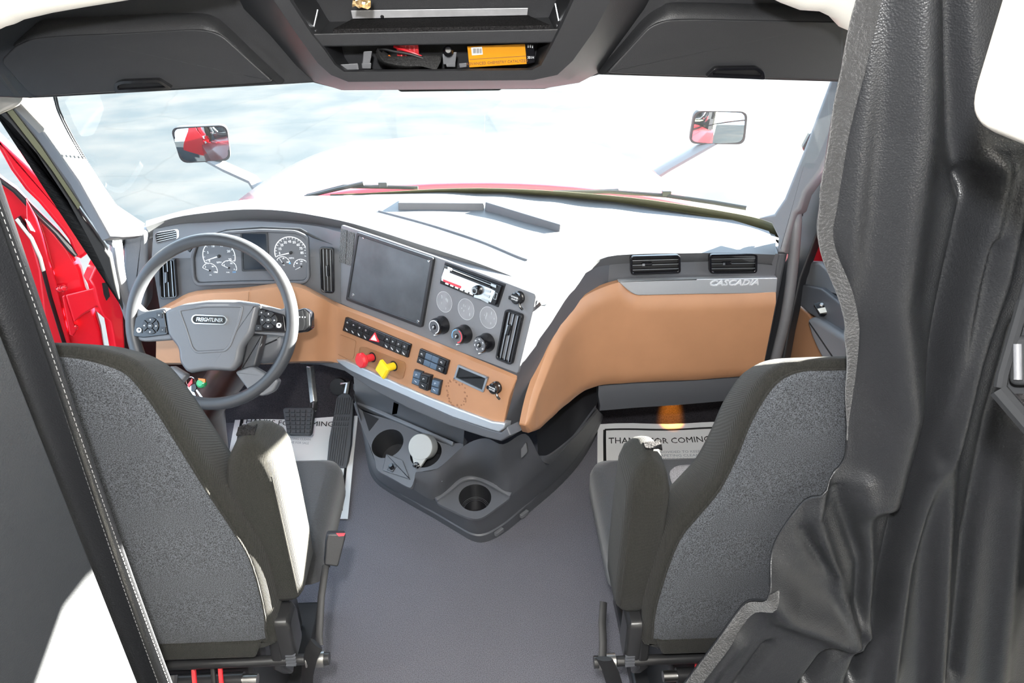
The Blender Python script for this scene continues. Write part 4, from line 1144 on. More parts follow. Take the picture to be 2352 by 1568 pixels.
# small square socket and wear mark on the front lip
pf = PL(onz(962, 1100, .27), (-.25, -.8, .55)); b = MB('chrome_satin'); q = pf.poly([(957, 1092), (969, 1094), (967, 1113), (956, 1110)]); b.frame(pf, q, offs(q, .0012), -.004, .003); b.m('black').prism(pf, offs(q, .001), -.003, .001); b.m('chrome').lathe(pf, pf.uv(962, 1102), [(.003, .001), (.003, .004)], 8); b.build('socket', con)
b = MB('ash'); c0 = pf.uv(1000, 1098)
for k in range(22):
    p = (c0[0] + random.gauss(0, .010), c0[1] + random.gauss(0, .006)); b.prism(pf, circ(p, random.uniform(.0006, .0018), 6), .010, .0125)
b.build('scuff', con)
# lower tray with the single cup holder
P2 = PL(onz(1090, 1148, .185), (0, -.22, .97))
ot = catmull(P2.poly([(1004, 1152), (1030, 1130), (1062, 1104), (1094, 1099), (1130, 1114), (1172, 1137), (1140, 1166), (1105, 1189), (1075, 1188), (1040, 1172)]), 4)
hc = circ(P2.uv(1091, 1142), .052, 30)
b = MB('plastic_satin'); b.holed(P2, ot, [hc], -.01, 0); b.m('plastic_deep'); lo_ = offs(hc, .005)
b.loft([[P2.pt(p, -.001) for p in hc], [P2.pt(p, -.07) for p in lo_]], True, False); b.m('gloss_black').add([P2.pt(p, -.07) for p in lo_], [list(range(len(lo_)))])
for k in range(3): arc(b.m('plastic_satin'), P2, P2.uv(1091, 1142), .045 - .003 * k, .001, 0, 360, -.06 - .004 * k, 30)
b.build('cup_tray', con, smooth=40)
b = MB('plastic_satin'); rp = catmull([onz(*p) for p in ((1001, 1147, .19), (1030, 1126, .2), (1060, 1102, .215), (1094, 1098, .215), (1131, 1113, .215), (1172, 1136, .19))], 5, False); b.tube(rp, .009, 10); b.build('tray_ridge', con)
# two clips at the foot of the console
for (x, y) in ((1146, 1221), (1204, 1180)):
    p = onz(x, y, .035); MB('plastic_grey').box(p, (.035, .012, .014), Matrix.Rotation(math.radians(45), 3, 'Z')).build('clip', con, bevel=.002)
# grey cup (gearless lever housing) standing in the second holder
cup = thing('grey_cup', 'light grey round plastic cup with a chrome spout leaning in the second cup holder', 'cup', PT.hit(975, 1060, -.02))
d_ = (PT.hit(950, 1070, .06) - PT.hit(968, 1030, .02)).normalized()
pcu = PL(PT.hit(966, 1026, .03), (-.33, -.75, .58))
b = MB('grey_cup'); b.lathe(pcu, (0, 0), [(.030, -.05), (.038, -.048), (.041, -.04), (.042, .0), (.040, .003), (.036, .0035)], 36); b.build('body', cup, smooth=40)
b = MB('grey_cup'); b.prism(pcu, rnd([(-.034, -.012), (-.005, -.066), (.012, -.066), (.034, -.014)], .008), -.012, .002); b.build('spout_neck', cup, bevel=.002)
b = MB('chrome'); pc2 = PL(pcu.pt((.003, -.058), .002), pcu.n); b.lathe(pc2, (0, 0), [(.011, -.004), (.011, .006), (.006, .010), (.005, .018), (.007, .02), (.004, .026)], 16); b.build('nozzle', cup)

# ================================================================== STEERING WHEEL
PW = PL(CAM + ray(486, 738) * 1.86, (-.10, -.86, .49))
sw = thing('steering_wheel', 'dark four spoke steering wheel with round rim in front of the left seat', 'steering wheel', PW.o)
R_W, r_w = .2095, .0160
def wheel_pt(a, rr, h): return PW.pt((rr * math.cos(a), rr * math.sin(a)), h)
b = MB('wheel_rubber'); rings = []
NW = 72
for k in range(NW):
    a = 2 * math.pi * k / NW
    rings.append([wheel_pt(a, R_W + r_w * math.cos(t), r_w * math.sin(t)) for t in [2 * math.pi * j / 16 for j in range(16)]])
rings.append(rings[0]); b.loft(rings, True, False); b.build('rim', sw, smooth=180, weld=True)
def wpoly(pts, h=0): return PW.poly(pts, h)
# spokes
for pts in ([(306, 690), (330, 715), (385, 705), (400, 780), (330, 785), (300, 775), (296, 740)],
            [(585, 695), (650, 712), (664, 690), (676, 740), (662, 775), (640, 772), (575, 765)]):
    b = MB('wheel_pad'); b.pill(PW, rnd(wpoly(pts), .012, 4), -.022, .004, .006); b.build('upper_spoke', sw, smooth=50)
for pts in ([(392, 838), (432, 862), (405, 890), (398, 912), (372, 925), (352, 902), (376, 868)],
            [(540, 853), (580, 840), (618, 862), (642, 872), (630, 898), (604, 910), (576, 902), (560, 880)]):
    b = MB('wheel_pad'); b.pill(PW, rnd(wpoly(pts), .010, 4), -.018, .006, .006); b.build('lower_spoke', sw, smooth=50)
b = MB('wheel_rubber'); b.pill(PW, rnd(wpoly([(568, 770), (604, 768), (594, 806), (584, 842), (550, 850), (556, 826)]), .006, 3), -.03, -.004, .006); b.build('spoke_cover', sw, smooth=50)
# hub pad
hub = [(377, 712), (420, 696), (480, 688), (540, 688), (597, 697), (580, 765), (555, 800), (551, 830), (536, 853), (480, 850), (430, 858), (411, 832), (409, 800), (385, 770)]
b = MB('wheel_pad'); b.loft([[PW.pt(p, -.03) for p in offs(rnd(wpoly(hub, .02), .012, 3), .01)], [PW.pt(p, .006) for p in rnd(wpoly(hub, .02), .012, 3)], [PW.pt(p, .020) for p in offs(rnd(wpoly(hub, .02), .012, 3), .003)], [PW.pt(p, .026) for p in offs(rnd(wpoly(hub, .02), .012, 3), .012)]])
hp_ = b.build('hub_cover', sw, smooth=60)
ctr = [(407, 710), (470, 700), (560, 700), (553, 735), (530, 795), (518, 808), (450, 812), (438, 800), (422, 750)]
b = MB('wheel_pad'); q = rnd(wpoly(ctr, .028), .012, 4)
b.frame(PW, q, offs(q, .006), .02, .0285); b.prism(PW, offs(q, .0055), .02, .0268); b.build('horn_panel', hp_, bevel=.002)
# badge
cb = PW.uv(481, 734, .03)
def stad(c, a, r, n=10): return [(c[0] + a + r * math.cos(t), c[1] + r * math.sin(t)) for t in [(-math.pi / 2 + math.pi * k / n) for k in range(n + 1)]] + [(c[0] - a + r * math.cos(t), c[1] + r * math.sin(t)) for t in [(math.pi / 2 + math.pi * k / n) for k in range(n + 1)]]
b = MB('chrome'); b.frame(PW, stad(cb, .034, .0115), stad(cb, .0335, .0092), .026, .032); b.m('black').prism(PW, stad(cb, .0335, .0093), .026, .029)
b.m('chrome').text('FREIGHTLINER', PW, (cb[0], cb[1] - .0005), .0135, .030, shear=.2, bold=.0001, wide=.78, depth=.001); b.build('badge', hp_)
# upper dark edge of the pad
# button pods
def pod(quad, cc, extra):
    b = MB('gloss_black'); b.pill(PW, rnd(wpoly(quad, .012), .006, 3), -.004, .013, .002); p = b.build('button_pod', sw, smooth=50)
    c = wpoly([cc], .014)[0]; r = .0215
    for k in range(4):
        a0 = -45 + 90 * k + 4; s = MB('button'); vs = [math.radians(a0 + 82 * j / 8) for j in range(9)]
        poly = [(c[0] + r * math.cos(t), c[1] + r * math.sin(t)) for t in vs] + [(c[0] + r * .42 * math.cos(t), c[1] + r * .42 * math.sin(t)) for t in vs[::-1]]
        s.pill(PW, poly, .012, .0165, .001, 2); t = math.radians(a0 + 41); m = (c[0] + r * .72 * math.cos(t), c[1] + r * .72 * math.sin(t))
        s.m('mark_white').prism(PW, circ(m, .0026, 3, a0=t), .0164, .0169); s.build('button', p)
    s = MB('button'); s.lathe(PW, c, [(r * .36, .012), (r * .36, .0165), (r * .3, .0172)], 16); s.m('mark_white').text('OK', PW, c, .005, .0173); s.build('button', p)
    for (x, y, mk) in extra:
        cc_ = wpoly([(x, y)], .014)[0]; s = MB('button'); s.pill(PW, [(cc_[0] - .008, cc_[1] - .007), (cc_[0] + .008, cc_[1] - .007), (cc_[0] + .008, cc_[1] + .007), (cc_[0] - .008, cc_[1] + .007)], .012, .0155, .001, 2)
        s.m('mark_white')
        if mk == 'o': s.prism(PW, circ(cc_, .0065, 14), .0154, .016); s.m('button'); s.prism(PW, circ((cc_[0] + .001, cc_[1] + .001), .003, 8), .0158, .0163)
        elif mk == '+': s.text('+', PW, cc_, .009, .0157)
        else: s.text('-', PW, cc_, .009, .0157)
        s.build('button', p)
pod([(312, 728), (336, 716), (376, 711), (386, 768), (330, 775), (305, 772)], (346, 748), [(320, 758, 'o'), (366, 724, '+'), (374, 757, '-')])
pod([(598, 706), (652, 722), (657, 764), (584, 762)], (617, 735), [(601, 718, '+'), (594, 752, '-'), (641, 747, 'o')])
# ================================================================== STEERING COLUMN
colm = thing('steering_column', 'steering column with shroud and right hand stalk below the wheel', 'steering column', (-.70, 2.4, .05))
ax0 = PW.o - PW.n * .05; 
b = MB('plastic_deep'); b.loft([[PW.pt(p, -.05) for p in circ((0, -.01), .060, 20, .055)], [PW.pt(p, -.10) for p in circ((0, -.02), .085, 20, .075)], [PW.pt(p, -.20) for p in circ((0, -.03), .085, 20, .08)], [PW.pt(p, -.33) for p in circ((0, -.02), .07, 20, .07)]]); b.build('shroud', colm, smooth=60)
b = MB('plastic'); q = wpoly([(560, 800), (600, 770), (650, 760), (655, 800), (625, 830), (590, 838)], -.07); b.pill(PW, rnd(q, .02), -.13, -.07, .02, 4); b.build('shroud_side', colm, smooth=60)
b = MB('boot')
top = ony(470, 930, 2.05); bot = onz(468, 1065, .02)
b.tube([PW.pt((-.01, -.06), -.25), ony(476, 930, 2.06), ony(480, 985, 2.16), ony(486, 1040, 2.24), onz(492, 1085, .02)], [.06, .056, .058, .062, .07], 20); b.build('boot', colm, smooth=60)
b = MB('gloss_black'); q = wpoly([(664, 716), (700, 706), (714, 716), (715, 752), (700, 762), (672, 766)], -.05); b.pill(PW, rnd(q, .006), -.075, -.05, .006); b.tube([PW.pt((.05, 0), -.09), PW.pt(wpoly([(680, 740)], -.06)[0], -.065)], .012, 10)
pc_ = wpoly([(695, 728)], -.048)[0]; b.m('mark_white')
for k in range(3): b.prism(PW, circ((pc_[0] - .008 + .007 * k, pc_[1]), .0018, 8), -.0502, -.0493)
b.build('stalk', colm, smooth=50)
# keys hanging from the ignition
kp = PL(ony(455, 880, 1.90), (-.15, -.85, .5))
key = thing('key_ring', 'ring of keys hanging below the steering wheel', 'keys', kp.hit(450, 880))
b = MB('chrome'); c = kp.uv(438, 876); pts = [kp.pt((c[0] + .014 * math.cos(t), c[1] + .014 * math.sin(t)), 0) for t in [2 * math.pi * k / 20 for k in range(21)]]; b.tube(pts, .0011, 6); b.build('ring', key)
b = MB('chrome'); b.prism(kp, kp.poly([(430, 882), (440, 884), (452, 913), (447, 916), (434, 914)], .004), 0, .004); b.m('red_plastic').prism(kp, kp.poly([(431, 884), (442, 868), (443, 880), (434, 890)], .004), .002, .007); b.build('tag', key, bevel=.001)
b = MB('plastic_deep'); b.pill(kp, rnd(kp.poly([(440, 884), (450, 880), (453, 892), (447, 901), (440, 898)], .006), .003), .004, .010, .002); b.m('chrome_satin').prism(kp, kp.poly([(450, 896), (453, 894), (467, 913), (464, 916)], .006), .005, .0075); b.build('key', key)
b = MB('green_plastic'); b.lathe(kp, kp.uv(464, 880), [(.013, -.006), (.015, 0), (.013, .01), (.008, .013)], 14); b.m('orange_wire').prism(kp, kp.poly([(458, 868), (474, 870), (474, 878), (460, 874)], .004), .006, .012); b.build('fob', key, smooth=30)

# ================================================================== PEDALS
tpb = thing('brake_pedal', 'black ribbed brake pedal on a long grey steel arm', 'pedal', onz(685, 970, .10))
pb = PL(onz(688, 968, .16), (.0, -.62, .78))
b = MB('pedal_rubber'); q = rnd(pb.poly([(650, 940), (655, 936), (718, 936), (722, 941), (716, 992), (711, 998), (664, 998), (659, 992)]), .006); b.pill(pb, q, -.02, .004, .004)
b.build('pad', tpb, smooth=50)
b = MB('pedal_rubber')
for i in range(5):
    for j in range(6):
        x = 656 + 12.6 * i + j * .6 * (1 if i < 2 else 0) - (j * .5 if i > 2 else 0); y = 941.5 + 9.3 * j
        b.prism(pb, pb.poly([(x, y), (x + 9.5, y), (x + 9.5, y + 7), (x, y + 7)]), .003, .009, .001)
b.build('tread', tpb)
b = MB('steel'); b.tube([onz(718, 945, .17), ony(721, 925, 2.42), ony(717, 885, 2.46), ony(712, 840, 2.46)], .016, 4, .5, up=(.1, -.6, .8)); b.build('arm', tpb, bevel=.003)
tpa = thing('accelerator_pedal', 'long ribbed black accelerator pedal beside the centre console', 'pedal', onz(785, 1000, .06))
pa = PL(onz(783, 990, .10), (.0, -.62, .78))
b = MB('pedal_rubber'); q = rnd(pa.poly([(770, 935), (775, 910), (788, 902), (803, 905), (812, 918), (811, 950), (806, 1020), (796, 1078), (750, 1072), (756, 1010)]), .008); b.pill(pa, q, -.02, .004, .004); b.build('pad', tpa, smooth=50)
b = MB('pedal_rubber')
for i in range(7):
    for (y0, y1) in ((914, 952), (958, 966), (970, 978), (982, 1070)):
        f = lambda y: 774 - (y - 914) * .135 + i * 5.2
        b.prism(pa, pa.poly([(f(y0), y0), (f(y0) + 3.2, y0), (f(y1) + 3.2, y1), (f(y1), y1)]), .003, .008, .0006)
b.build('tread', tpa)
b = MB('rubber'); b.lathe(PL(ony(777, 888, 2.52), (-.1, -.9, .4)), (0, 0), [(.035, -.03), (.035, .004), (.028, .006)], 20); b.m('steel').tube([ony(785, 884, 2.5), ony(800, 878, 2.5), ony(795, 905, 2.48)], .012, 8); b.build('pivot', tpa)

# ================================================================== PAPER FLOOR MATS
def paper(label, corners, bord, lines, bump=.004):
    pf_ = PL((0, 0, .006), (0, 0, 1), (1, 0, 0))
    P = [onz(*c, .008) for c in corners]            # far-left, far-right, near-right, near-left
    rows = []
    for i in range(9):
        r = []
        for j in range(9):
            s, t = j / 8, i / 8
            p = P[0].lerp(P[1], s).lerp(P[3].lerp(P[2], s), t); p.z = .006 + bump * (1 + math.sin(9 * s + 4 * t) * math.cos(5 * t)) + .03 * max(0, .12 - t) / .12
            r.append(p)
        rows.append(r)
    t = thing('paper_mat', label, 'floor mat', (P[0] + P[2]) / 2)
    MB('paper').sheet(rows, V((0, 0, -.0015))).build('sheet', t, smooth=60)
    def at(s, tt):
        s8, t8 = min(max(s, 0), .9999) * 8, min(max(tt, 0), .9999) * 8
        i, j = int(t8), int(s8); a = rows[i][j].lerp(rows[i][j + 1], s8 - j); c = rows[i + 1][j].lerp(rows[i + 1][j + 1], s8 - j)
        return a.lerp(c, t8 - i) + V((0, 0, .0015))
    b = MB('ink'); m = bord; wd = .010
    def strip(p, q, wx, wy):
        n = 16; vs = []
        for k in range(n + 1):
            s, tt = p[0] + (q[0] - p[0]) * k / n, p[1] + (q[1] - p[1]) * k / n
            vs += [at(s - wx, tt - wy), at(s + wx, tt + wy)]
        b.add(vs, [[2 * k, 2 * k + 1, 2 * k + 3, 2 * k + 2] for k in range(n)])
    strip((m, m), (1 - m, m), 0, wd * .7); strip((m, 1 - m), (1 - m, 1 - m), 0, wd * .7); strip((m, m), (m, 1 - m), wd, 0); strip((1 - m, m), (1 - m, 1 - m), wd, 0)
    b.build('border', t)
    b = MB('ink')
    W_ = (P[1] - P[0]).length; H_ = (P[3] - P[0]).length
    for (txt, tt, size, wide, ml) in lines:
        tmp = MB('ink'); pl0 = PL((0, 0, 0), (0, 0, 1), (1, 0, 0)); tmp.text(txt, pl0, (0, 0), size, 0, wide=wide, bold=0, depth=0)
        xs_ = [v[0] for v in tmp.v]; kx = wide * W_ / (max(xs_) - min(xs_))
        b.m(ml); b.add([at(.48 + v[0] * kx / W_, tt - v[1] / H_) + V((0, 0, .0006)) for v in tmp.v], tmp.f)
    b.build('lettering', t)
L_ = [('THANKS FOR COMING IN', .155, .050, .80, 'ink'), ('THIS MAT PROVIDED TO KEEP', .30, .021, .44, 'ink_grey'), ('YOUR CARPETING CLEAN', .345, .021, .42, 'ink_grey'), ('PLEASE REMOVE FOR SALE', .39, .021, .36, 'ink_grey')]
paper('white paper floor mat with black border under the pedals in the driver footwell', [(548, 925), (824, 936), (799, 1192), (497, 1185)], .055, [('THANKS FOR COMING IN', .20, .050, .86, 'ink'), ('THIS MAT PROVIDED TO KEEP', .315, .020, .36, 'ink_grey'), ('YOUR CARPETING CLEAN', .352, .020, .32, 'ink_grey'), ('PLEASE REMOVE FOR SALE', .388, .020, .30, 'ink_grey')])
paper('white paper floor mat with black border in the passenger footwell', [(1372, 989), (1690, 984), (1760, 1180), (1372, 1190)], .05, L_)

# ================================================================== SEATS
def seat(name, label, cx, sgn, half, rear_y, zb, recl, arm_box, cush):
    """sgn = +1: inboard side is +x.  half: outline (half width, height) from the crown down."""
    t = thing(name, label, 'seat', (cx, 1.2, 0))
    c1 = catmull(half, 4, False)
    out = [(p.x, p.y) for p in c1] + [(-p.x, p.y) for p in c1[::-1]]
    zt0 = half[0][1]
    def P(p, y, lean=recl):
        k = max(0, min(1, (p[1] - (zt0 - .55)) / .55)); dz = .62 * max(0, y - .0) * k ** .8
        return V((cx + p[0] * (1 - .12 * max(0, y) / .165 * k), rear_y + y - (p[1] - zb) * lean, p[1] - dz))
    rings = []
    for ins, y in ((.055, -.010), (.034, -.011), (.016, -.009), (.006, .0), (0, .016), (0, .10), (.010, .135), (.03, .16), (.07, .165)):
        rings.append([P(p, y) for p in offs(out, ins)])
    b = MB('knit'); b.loft(rings); back = b.build('backrest', t, smooth=70)
    # heather panel on the back with piping
    hw_pts = sorted([(p.y, p.x) for p in c1])
    def hwz(z):
        for (z0, x0), (z1, x1) in zip(hw_pts, hw_pts[1:]):
            if z0 <= z <= z1 and z1 > z0: return x0 + (x1 - x0) * (z - z0) / (z1 - z0)
        return hw_pts[0][1]
    zt_, zl_ = half[0][1] - .016, zb + .052
    edge = offs(out, .016); rows = []
    em = sorted([(p[1], p[0]) for p in edge if p[0] >= 0])
    def ew(z):
        best = 0
        for (z0, x0), (z1, x1) in zip(em, em[1:]):
            if z0 <= z <= z1 and z1 > z0: best = max(best, x0 + (x1 - x0) * (z - z0) / (z1 - z0))
        return best
    NZ = 40; zs = [zl_ + (zt_ - .001 - zl_) * (1 - (1 - k / NZ) ** 1.6) for k in range(NZ + 1)]
    for z in zs:
        w_ = max(ew(z), .003); row = []
        for j in range(25):
            s = -1 + 2 * j / 24; dd = min((1 - abs(s)) * w_, zt_ - z + .004, z - zl_ + .004)
            row.append(P((s * w_, z), -.012 - .010 * min(1, dd / .02) ** .5))
        rows.append(row)
    b = MB('heather'); b.grid(rows); bp = b.build('back_panel', back, smooth=180); bp['label'] = 'grey heather fabric panel'
    b = MB('knit'); pp = [P((-max(ew(z), .003), z), -.0135) for z in zs] + [P((max(ew(z), .003), z), -.0135) for z in zs[::-1]]; b.tube(pp, .0022, 6); b.build('piping', bp)
    # front face insert (pale)
    b = MB('seat_grey'); ins_ = offs(out, .085); b.loft([[P(p, .155) for p in ins_], [P(p, .178) for p in offs(ins_, .012)]]); b.build('front_panel', back, smooth=60)
    # lower hem
    hw = half[-2][0]
    b = MB('knit'); b.loft([[P((x, z), y) for x, z in ((-hw, zb + .055), (hw, zb + .05), (hw - .02, zb + .0), (-hw + .02, zb + .005))] for y in (-.018, .02)]); b.build('hem', back, bevel=.006)
    # cushion
    b = MB('velour'); x0, x1, y0, y1, z0, z1 = cush
    def rr_(i): return rnd([(x0 + i, y0 + i), (x1 - i, y0 + i), (x1 - i, y1 - i), (x0 + i, y1 - i)], .05, 5)
    b.loft([[V((p[0], p[1], z)) for p in rr_(i)] for i, z in ((.03, z0), (.0, z0 + .02), (0, z1 - .045), (.008, z1 - .018), (.035, z1))]); cu = b.build('cushion', t, smooth=60)
    i0, i1 = (.05, .14) if sgn > 0 else (.14, .05)
    b = MB('seat_grey'); b.loft([[V((p[0], p[1], z)) for p in rnd([(x0 + i + i0, y0 + i), (x1 - i - i1, y0 + i), (x1 - i - i1, y1 - i), (x0 + i + i0, y1 - i)], .05, 5)] for i, z in ((.06, z1 - .005), (.065, z1 + .006), (.085, z1 + .012))]); cc = b.build('cushion_panel', cu, smooth=60); cc['label'] = 'pale grey cushion centre'
    # armrest, folded up beside the backrest
    ax0, ax1, ay0, ay1, az0, az1 = arm_box
    def ar(i): return rnd([(ax0 + i, ay0 + i), (ax1 - i, ay0 + i), (ax1 - i, ay1 - i), (ax0 + i, ay1 - i)], .026, 5)
    b = MB('knit'); H = az1 - az0
    prof = [(.030, 0), (.012, .008), (.002, .03), (0, .08), (0, H * .6), (.002, H - .06), (.008, H - .03), (.020, H - .010), (.036, H)]
    b.loft([[V((p[0], p[1] - h * .03, az0 + h)) for p in ar(i)] for i, h in prof]); a = b.build('armrest', t, smooth=70)
    b = MB('knit'); xi = ax1 if sgn > 0 else ax0
    b.tube([V((ax0 + .01 if sgn < 0 else ax1 - .01, ay0 + .004 - h * .03, az0 + h)) for h in (.04, H * .5, H - .05)], .0018, 6); b.build('seam', a)
    b = MB('foam'); cxa = (ax0 + ax1) / 2 - .012 * sgn
    rows = [[V((cxa - .016 + .008 * i, (ay0 + ay1) / 2 - .01 - H * .03 + .008 * j, az1 + .002 + random.uniform(0, .007))) for i in range(5)] for j in range(4)]
    b.sheet(rows, V((0, 0, -.004))); b.build('end_tear', a, smooth=30)
    b = MB('black_steel'); b.box(((ax0 + ax1) / 2, ay0 + .08, az0 - .012), (.05, .05, .03)); b.build('armrest_hinge', t, bevel=.004)
    # side trim, recline lever, cross bar, base
    xi = cx + sgn * (hw + .012)
    b = MB('black_steel'); ps = PL((xi, 1.06, .5), (sgn, 0, 0), (0, sgn, 0))
    q = [V((0, 0, 0))]
    oy = [(1.02, zb + .13), (1.12, zb + .14), (1.16, zb + .05), (1.10, zb - .10), (1.04, zb - .13), (1.0, zb - .06)]
    b.solid([V((xi - .012, y, z)) for y, z in oy], [V((xi + .012, y, z)) for y, z in oy]); b.build('side_bracket', t, bevel=.006)
    b = MB('black_steel'); b.loft([[V((xi + sgn * (.012 + h), 1.03 + y * k, zb + .02 + z * k)) for y, z in rnd([(-.03, -.06), (.03, -.06), (.03, .06), (-.03, .06)], .015, 3)] for h, k in ((0, 1), (.022, 1), (.030, .8))]); rl = b.build('recline_lever', t, smooth=50)
    b = MB('plastic')
    for k in range(4): b.box((xi + sgn * .030, .995 + .002 * k, zb - .03 + .007 * k - .01), (.02, .006, .003))
    b.build('grip_rib', rl)
    zbar = zb - .045
    b = MB('black_steel'); b.tube([V((cx - sgn * .30, rear_y + .01, zbar)), V((xi + sgn * .055, rear_y + .01, zbar))], .011, 12); b.m('steel').tube([V((xi + sgn * .058, rear_y + .01, zbar)), V((xi + sgn * .094, rear_y + .01, zbar))], .017, 14); b.m('black_steel').tube([V((xi + sgn * .094, rear_y + .01, zbar)), V((xi + sgn * .104, rear_y + .01, zbar))], .013, 12); b.build('cross_bar', t, smooth=50)
    b = MB('black_steel'); b.tube([V((cx - sgn * .22, rear_y + .03, zbar - .085)), V((cx + sgn * .16, rear_y + .03, zbar - .085))], .017, 14)
    b.m('steel').tube([V((cx + sgn * .16, rear_y + .03, zbar - .085)), V((cx + sgn * .19, rear_y + .03, zbar - .085))], .012, 12); b.build('lower_bar', t, smooth=50)
    for dx in (-.02, .015):
        b = MB('plastic'); b.tube([V((cx + dx, rear_y + .03, zbar - .06)), V((cx + dx + .001, rear_y + .006, zbar - .08)), V((cx + dx, rear_y + .02, zbar - .12))], .012, 8, 1.0); b.build('cable_clip', t)
    b = MB('black_steel'); b.box((cx, rear_y + .26, .20), (.32, .36, .30)); b.box((cx, rear_y + .30, .025), (.40, .44, .05)); b.box((cx, rear_y + .27, .39), (.40, .40, .07)); b.build('suspension_base', t, bevel=.01)
    for dx, m in ((.06, 'red_wire'), (.115, 'red_wire'), (.10, 'rubber')):
        b = MB(m); x = cx + sgn * dx; b.tube(catmull([V((x, rear_y + .05, zbar - .02)), V((x + .01 * sgn, rear_y + .0, zbar - .09)), V((x + .016 * sgn, rear_y + .0, zbar - .2)), V((x + .01 * sgn, rear_y + .04, .1))], 5, False), .005, 8); h = b.build('air_hose', t)
        h['label'] = 'red air hose' if m == 'red_wire' else 'black air hose'
    # seat belt stalk: strap up to the buckle, webbing down to the floor
    xb = xi + sgn * .075
    return t, xb, zbar
half_d = [(.0, 1.225), (.06, 1.223), (.105, 1.212), (.150, 1.187), (.176, 1.133), (.198, 1.055), (.226, .945), (.252, .855), (.272, .767), (.274, .641), (.266, .57), (.24, .505), (.0, .50)]
drv, xb, zbar = seat('driver_seat', 'dark knit fabric seat with grey back panel behind the steering wheel', -.628, 1, half_d, 1.0, .50, .01, (-.402, -.305, 1.022, 1.16, .595, .985), (-.92, -.325, 1.24, 1.60, .40, .53))
# seat belt of the driver: buckle on its stalk
bu = thing('seat_belt_buckle', 'black seat belt buckle with red release button beside the left armrest', 'buckle', V((-.27, 1.15, .36)))
pbk = PL(ony(772, 1262, 1.16), (.25, -.85, .45))
b = MB('plastic_deep'); q = rnd(pbk.poly([(752, 1222), (794, 1222), (792, 1235), (776, 1298), (744, 1294), (748, 1240)]), .005); b.pill(pbk, q, -.012, .012, .004); b.build('housing', bu, smooth=50)
b = MB('mark_red'); b.prism(pbk, pbk.poly([(772, 1224), (793, 1224), (790, 1230), (778, 1231)], .012), .011, .0135); b.build('release_button', bu)
b = MB('rubber'); b.tube([pbk.hit(757, 1296, -.004), ony(748, 1300, 1.14), ony(738, 1370, 1.08), ony(733, 1460, 1.03), ony(735, 1482, 1.015)], .0075, 8, .35, up=(0, -1, .2)); b.build('strap', bu)
b = MB('rubber'); b.tube([ony(727, 1478, 1.0), ony(715, 1500, .995), ony(706, 1540, 1.0), ony(704, 1600, 1.02)], .017, 8, .3, up=(-.6, -.8, 0)); b.build('webbing', bu)
half_p = [(.0, 1.167), (.06, 1.165), (.095, 1.152), (.120, 1.122), (.142, 1.058), (.155, .985), (.174, .909), (.204, .849), (.230, .797), (.246, .72), (.259, .60), (.256, .52), (.236, .46), (.0, .455)]
pas, xb2, zbar2 = seat('passenger_seat', 'dark knit fabric seat with grey back panel half covered by the right curtain', .632, -1, half_p, 1.0, .455, .01, (.318, .402, 1.022, 1.16, .525, .925), (.345, .93, 1.20, 1.60, .38, .50))
bu2 = thing('seat_belt_strap', 'black seat belt stalk hanging beside the base of the right seat', 'seat belt', ony(1385, 1480, 1.02))
b = MB('rubber'); b.tube([ony(1386, 1382, 1.10), ony(1383, 1430, 1.06), ony(1385, 1470, 1.03), ony(1384, 1512, 1.0)], .0085, 8, .35, up=(0, -1, .2)); b.build('strap', bu2)
b = MB('rubber'); b.tube([ony(1388, 1512, .985), ony(1402, 1540, .985), ony(1420, 1600, 1.0)], .019, 8, .3, up=(-.4, -.9, 0)); b.build('webbing', bu2)
# blue cloth on the floor behind the left seat
rows = [[onz(372 + 50 * j / 5, 1508 + 60 * i / 5, .30) + V((0, .02 * math.sin(j + i), .012 * math.sin(2 * j + i))) for j in range(6)] for i in range(6)]
tag(MB('blue_cloth').sheet(rows, V((0, 0, -.004))).build('cloth', smooth=80), 'blue cloth tucked at the base of the left seat beside the curtain', 'cloth')

# ================================================================== CURTAINS
def sheet_from(fn, nu, nv): return [[fn(i / nu, j / nv) for i in range(nu + 1)] for j in range(nv + 1)]
# left: narrow gathered curtain between the wall panel and the left seat
lc = thing('curtain', 'black leatherette curtain gathered at the left side with a stitched edge', 'curtain', (-.55, .88, .2))
def lf(u, v):
    z = 1.92 - 1.75 * v
    x = -.66 + .148 * u + .004 * math.sin(7 * v)
    y = .905 - .035 * math.sin(u * 6.5 + .6 + .5 * v) - .012 * math.sin(u * 15 + 2 * v) - .01 * u
    return V((x, y, z))
b = MB('leather'); b.sheet(sheet_from(lf, 44, 40), V((0, .004, 0))); b.build('panel', lc, smooth=80)
def lv(u, v):
    p = lf(1 - .17 + .17 * u, v); return p + V((.004 * u, -.006, 0))
b = MB('leather'); b.sheet(sheet_from(lv, 4, 40), V((0, .004, 0))); hm = b.build('hem_strip', lc, smooth=80)
for u in (.06, .90):
    b = MB('thread')
    for k in range(150):
        v = .12 + .80 * k / 150
        p = lv(u, v) + V((0, -.0012, 0)); p2 = lv(u, v + .0032) + V((0, -.0012, 0)); b.tube([p, p2], .0007, 4)
    b.build('stitching', hm)
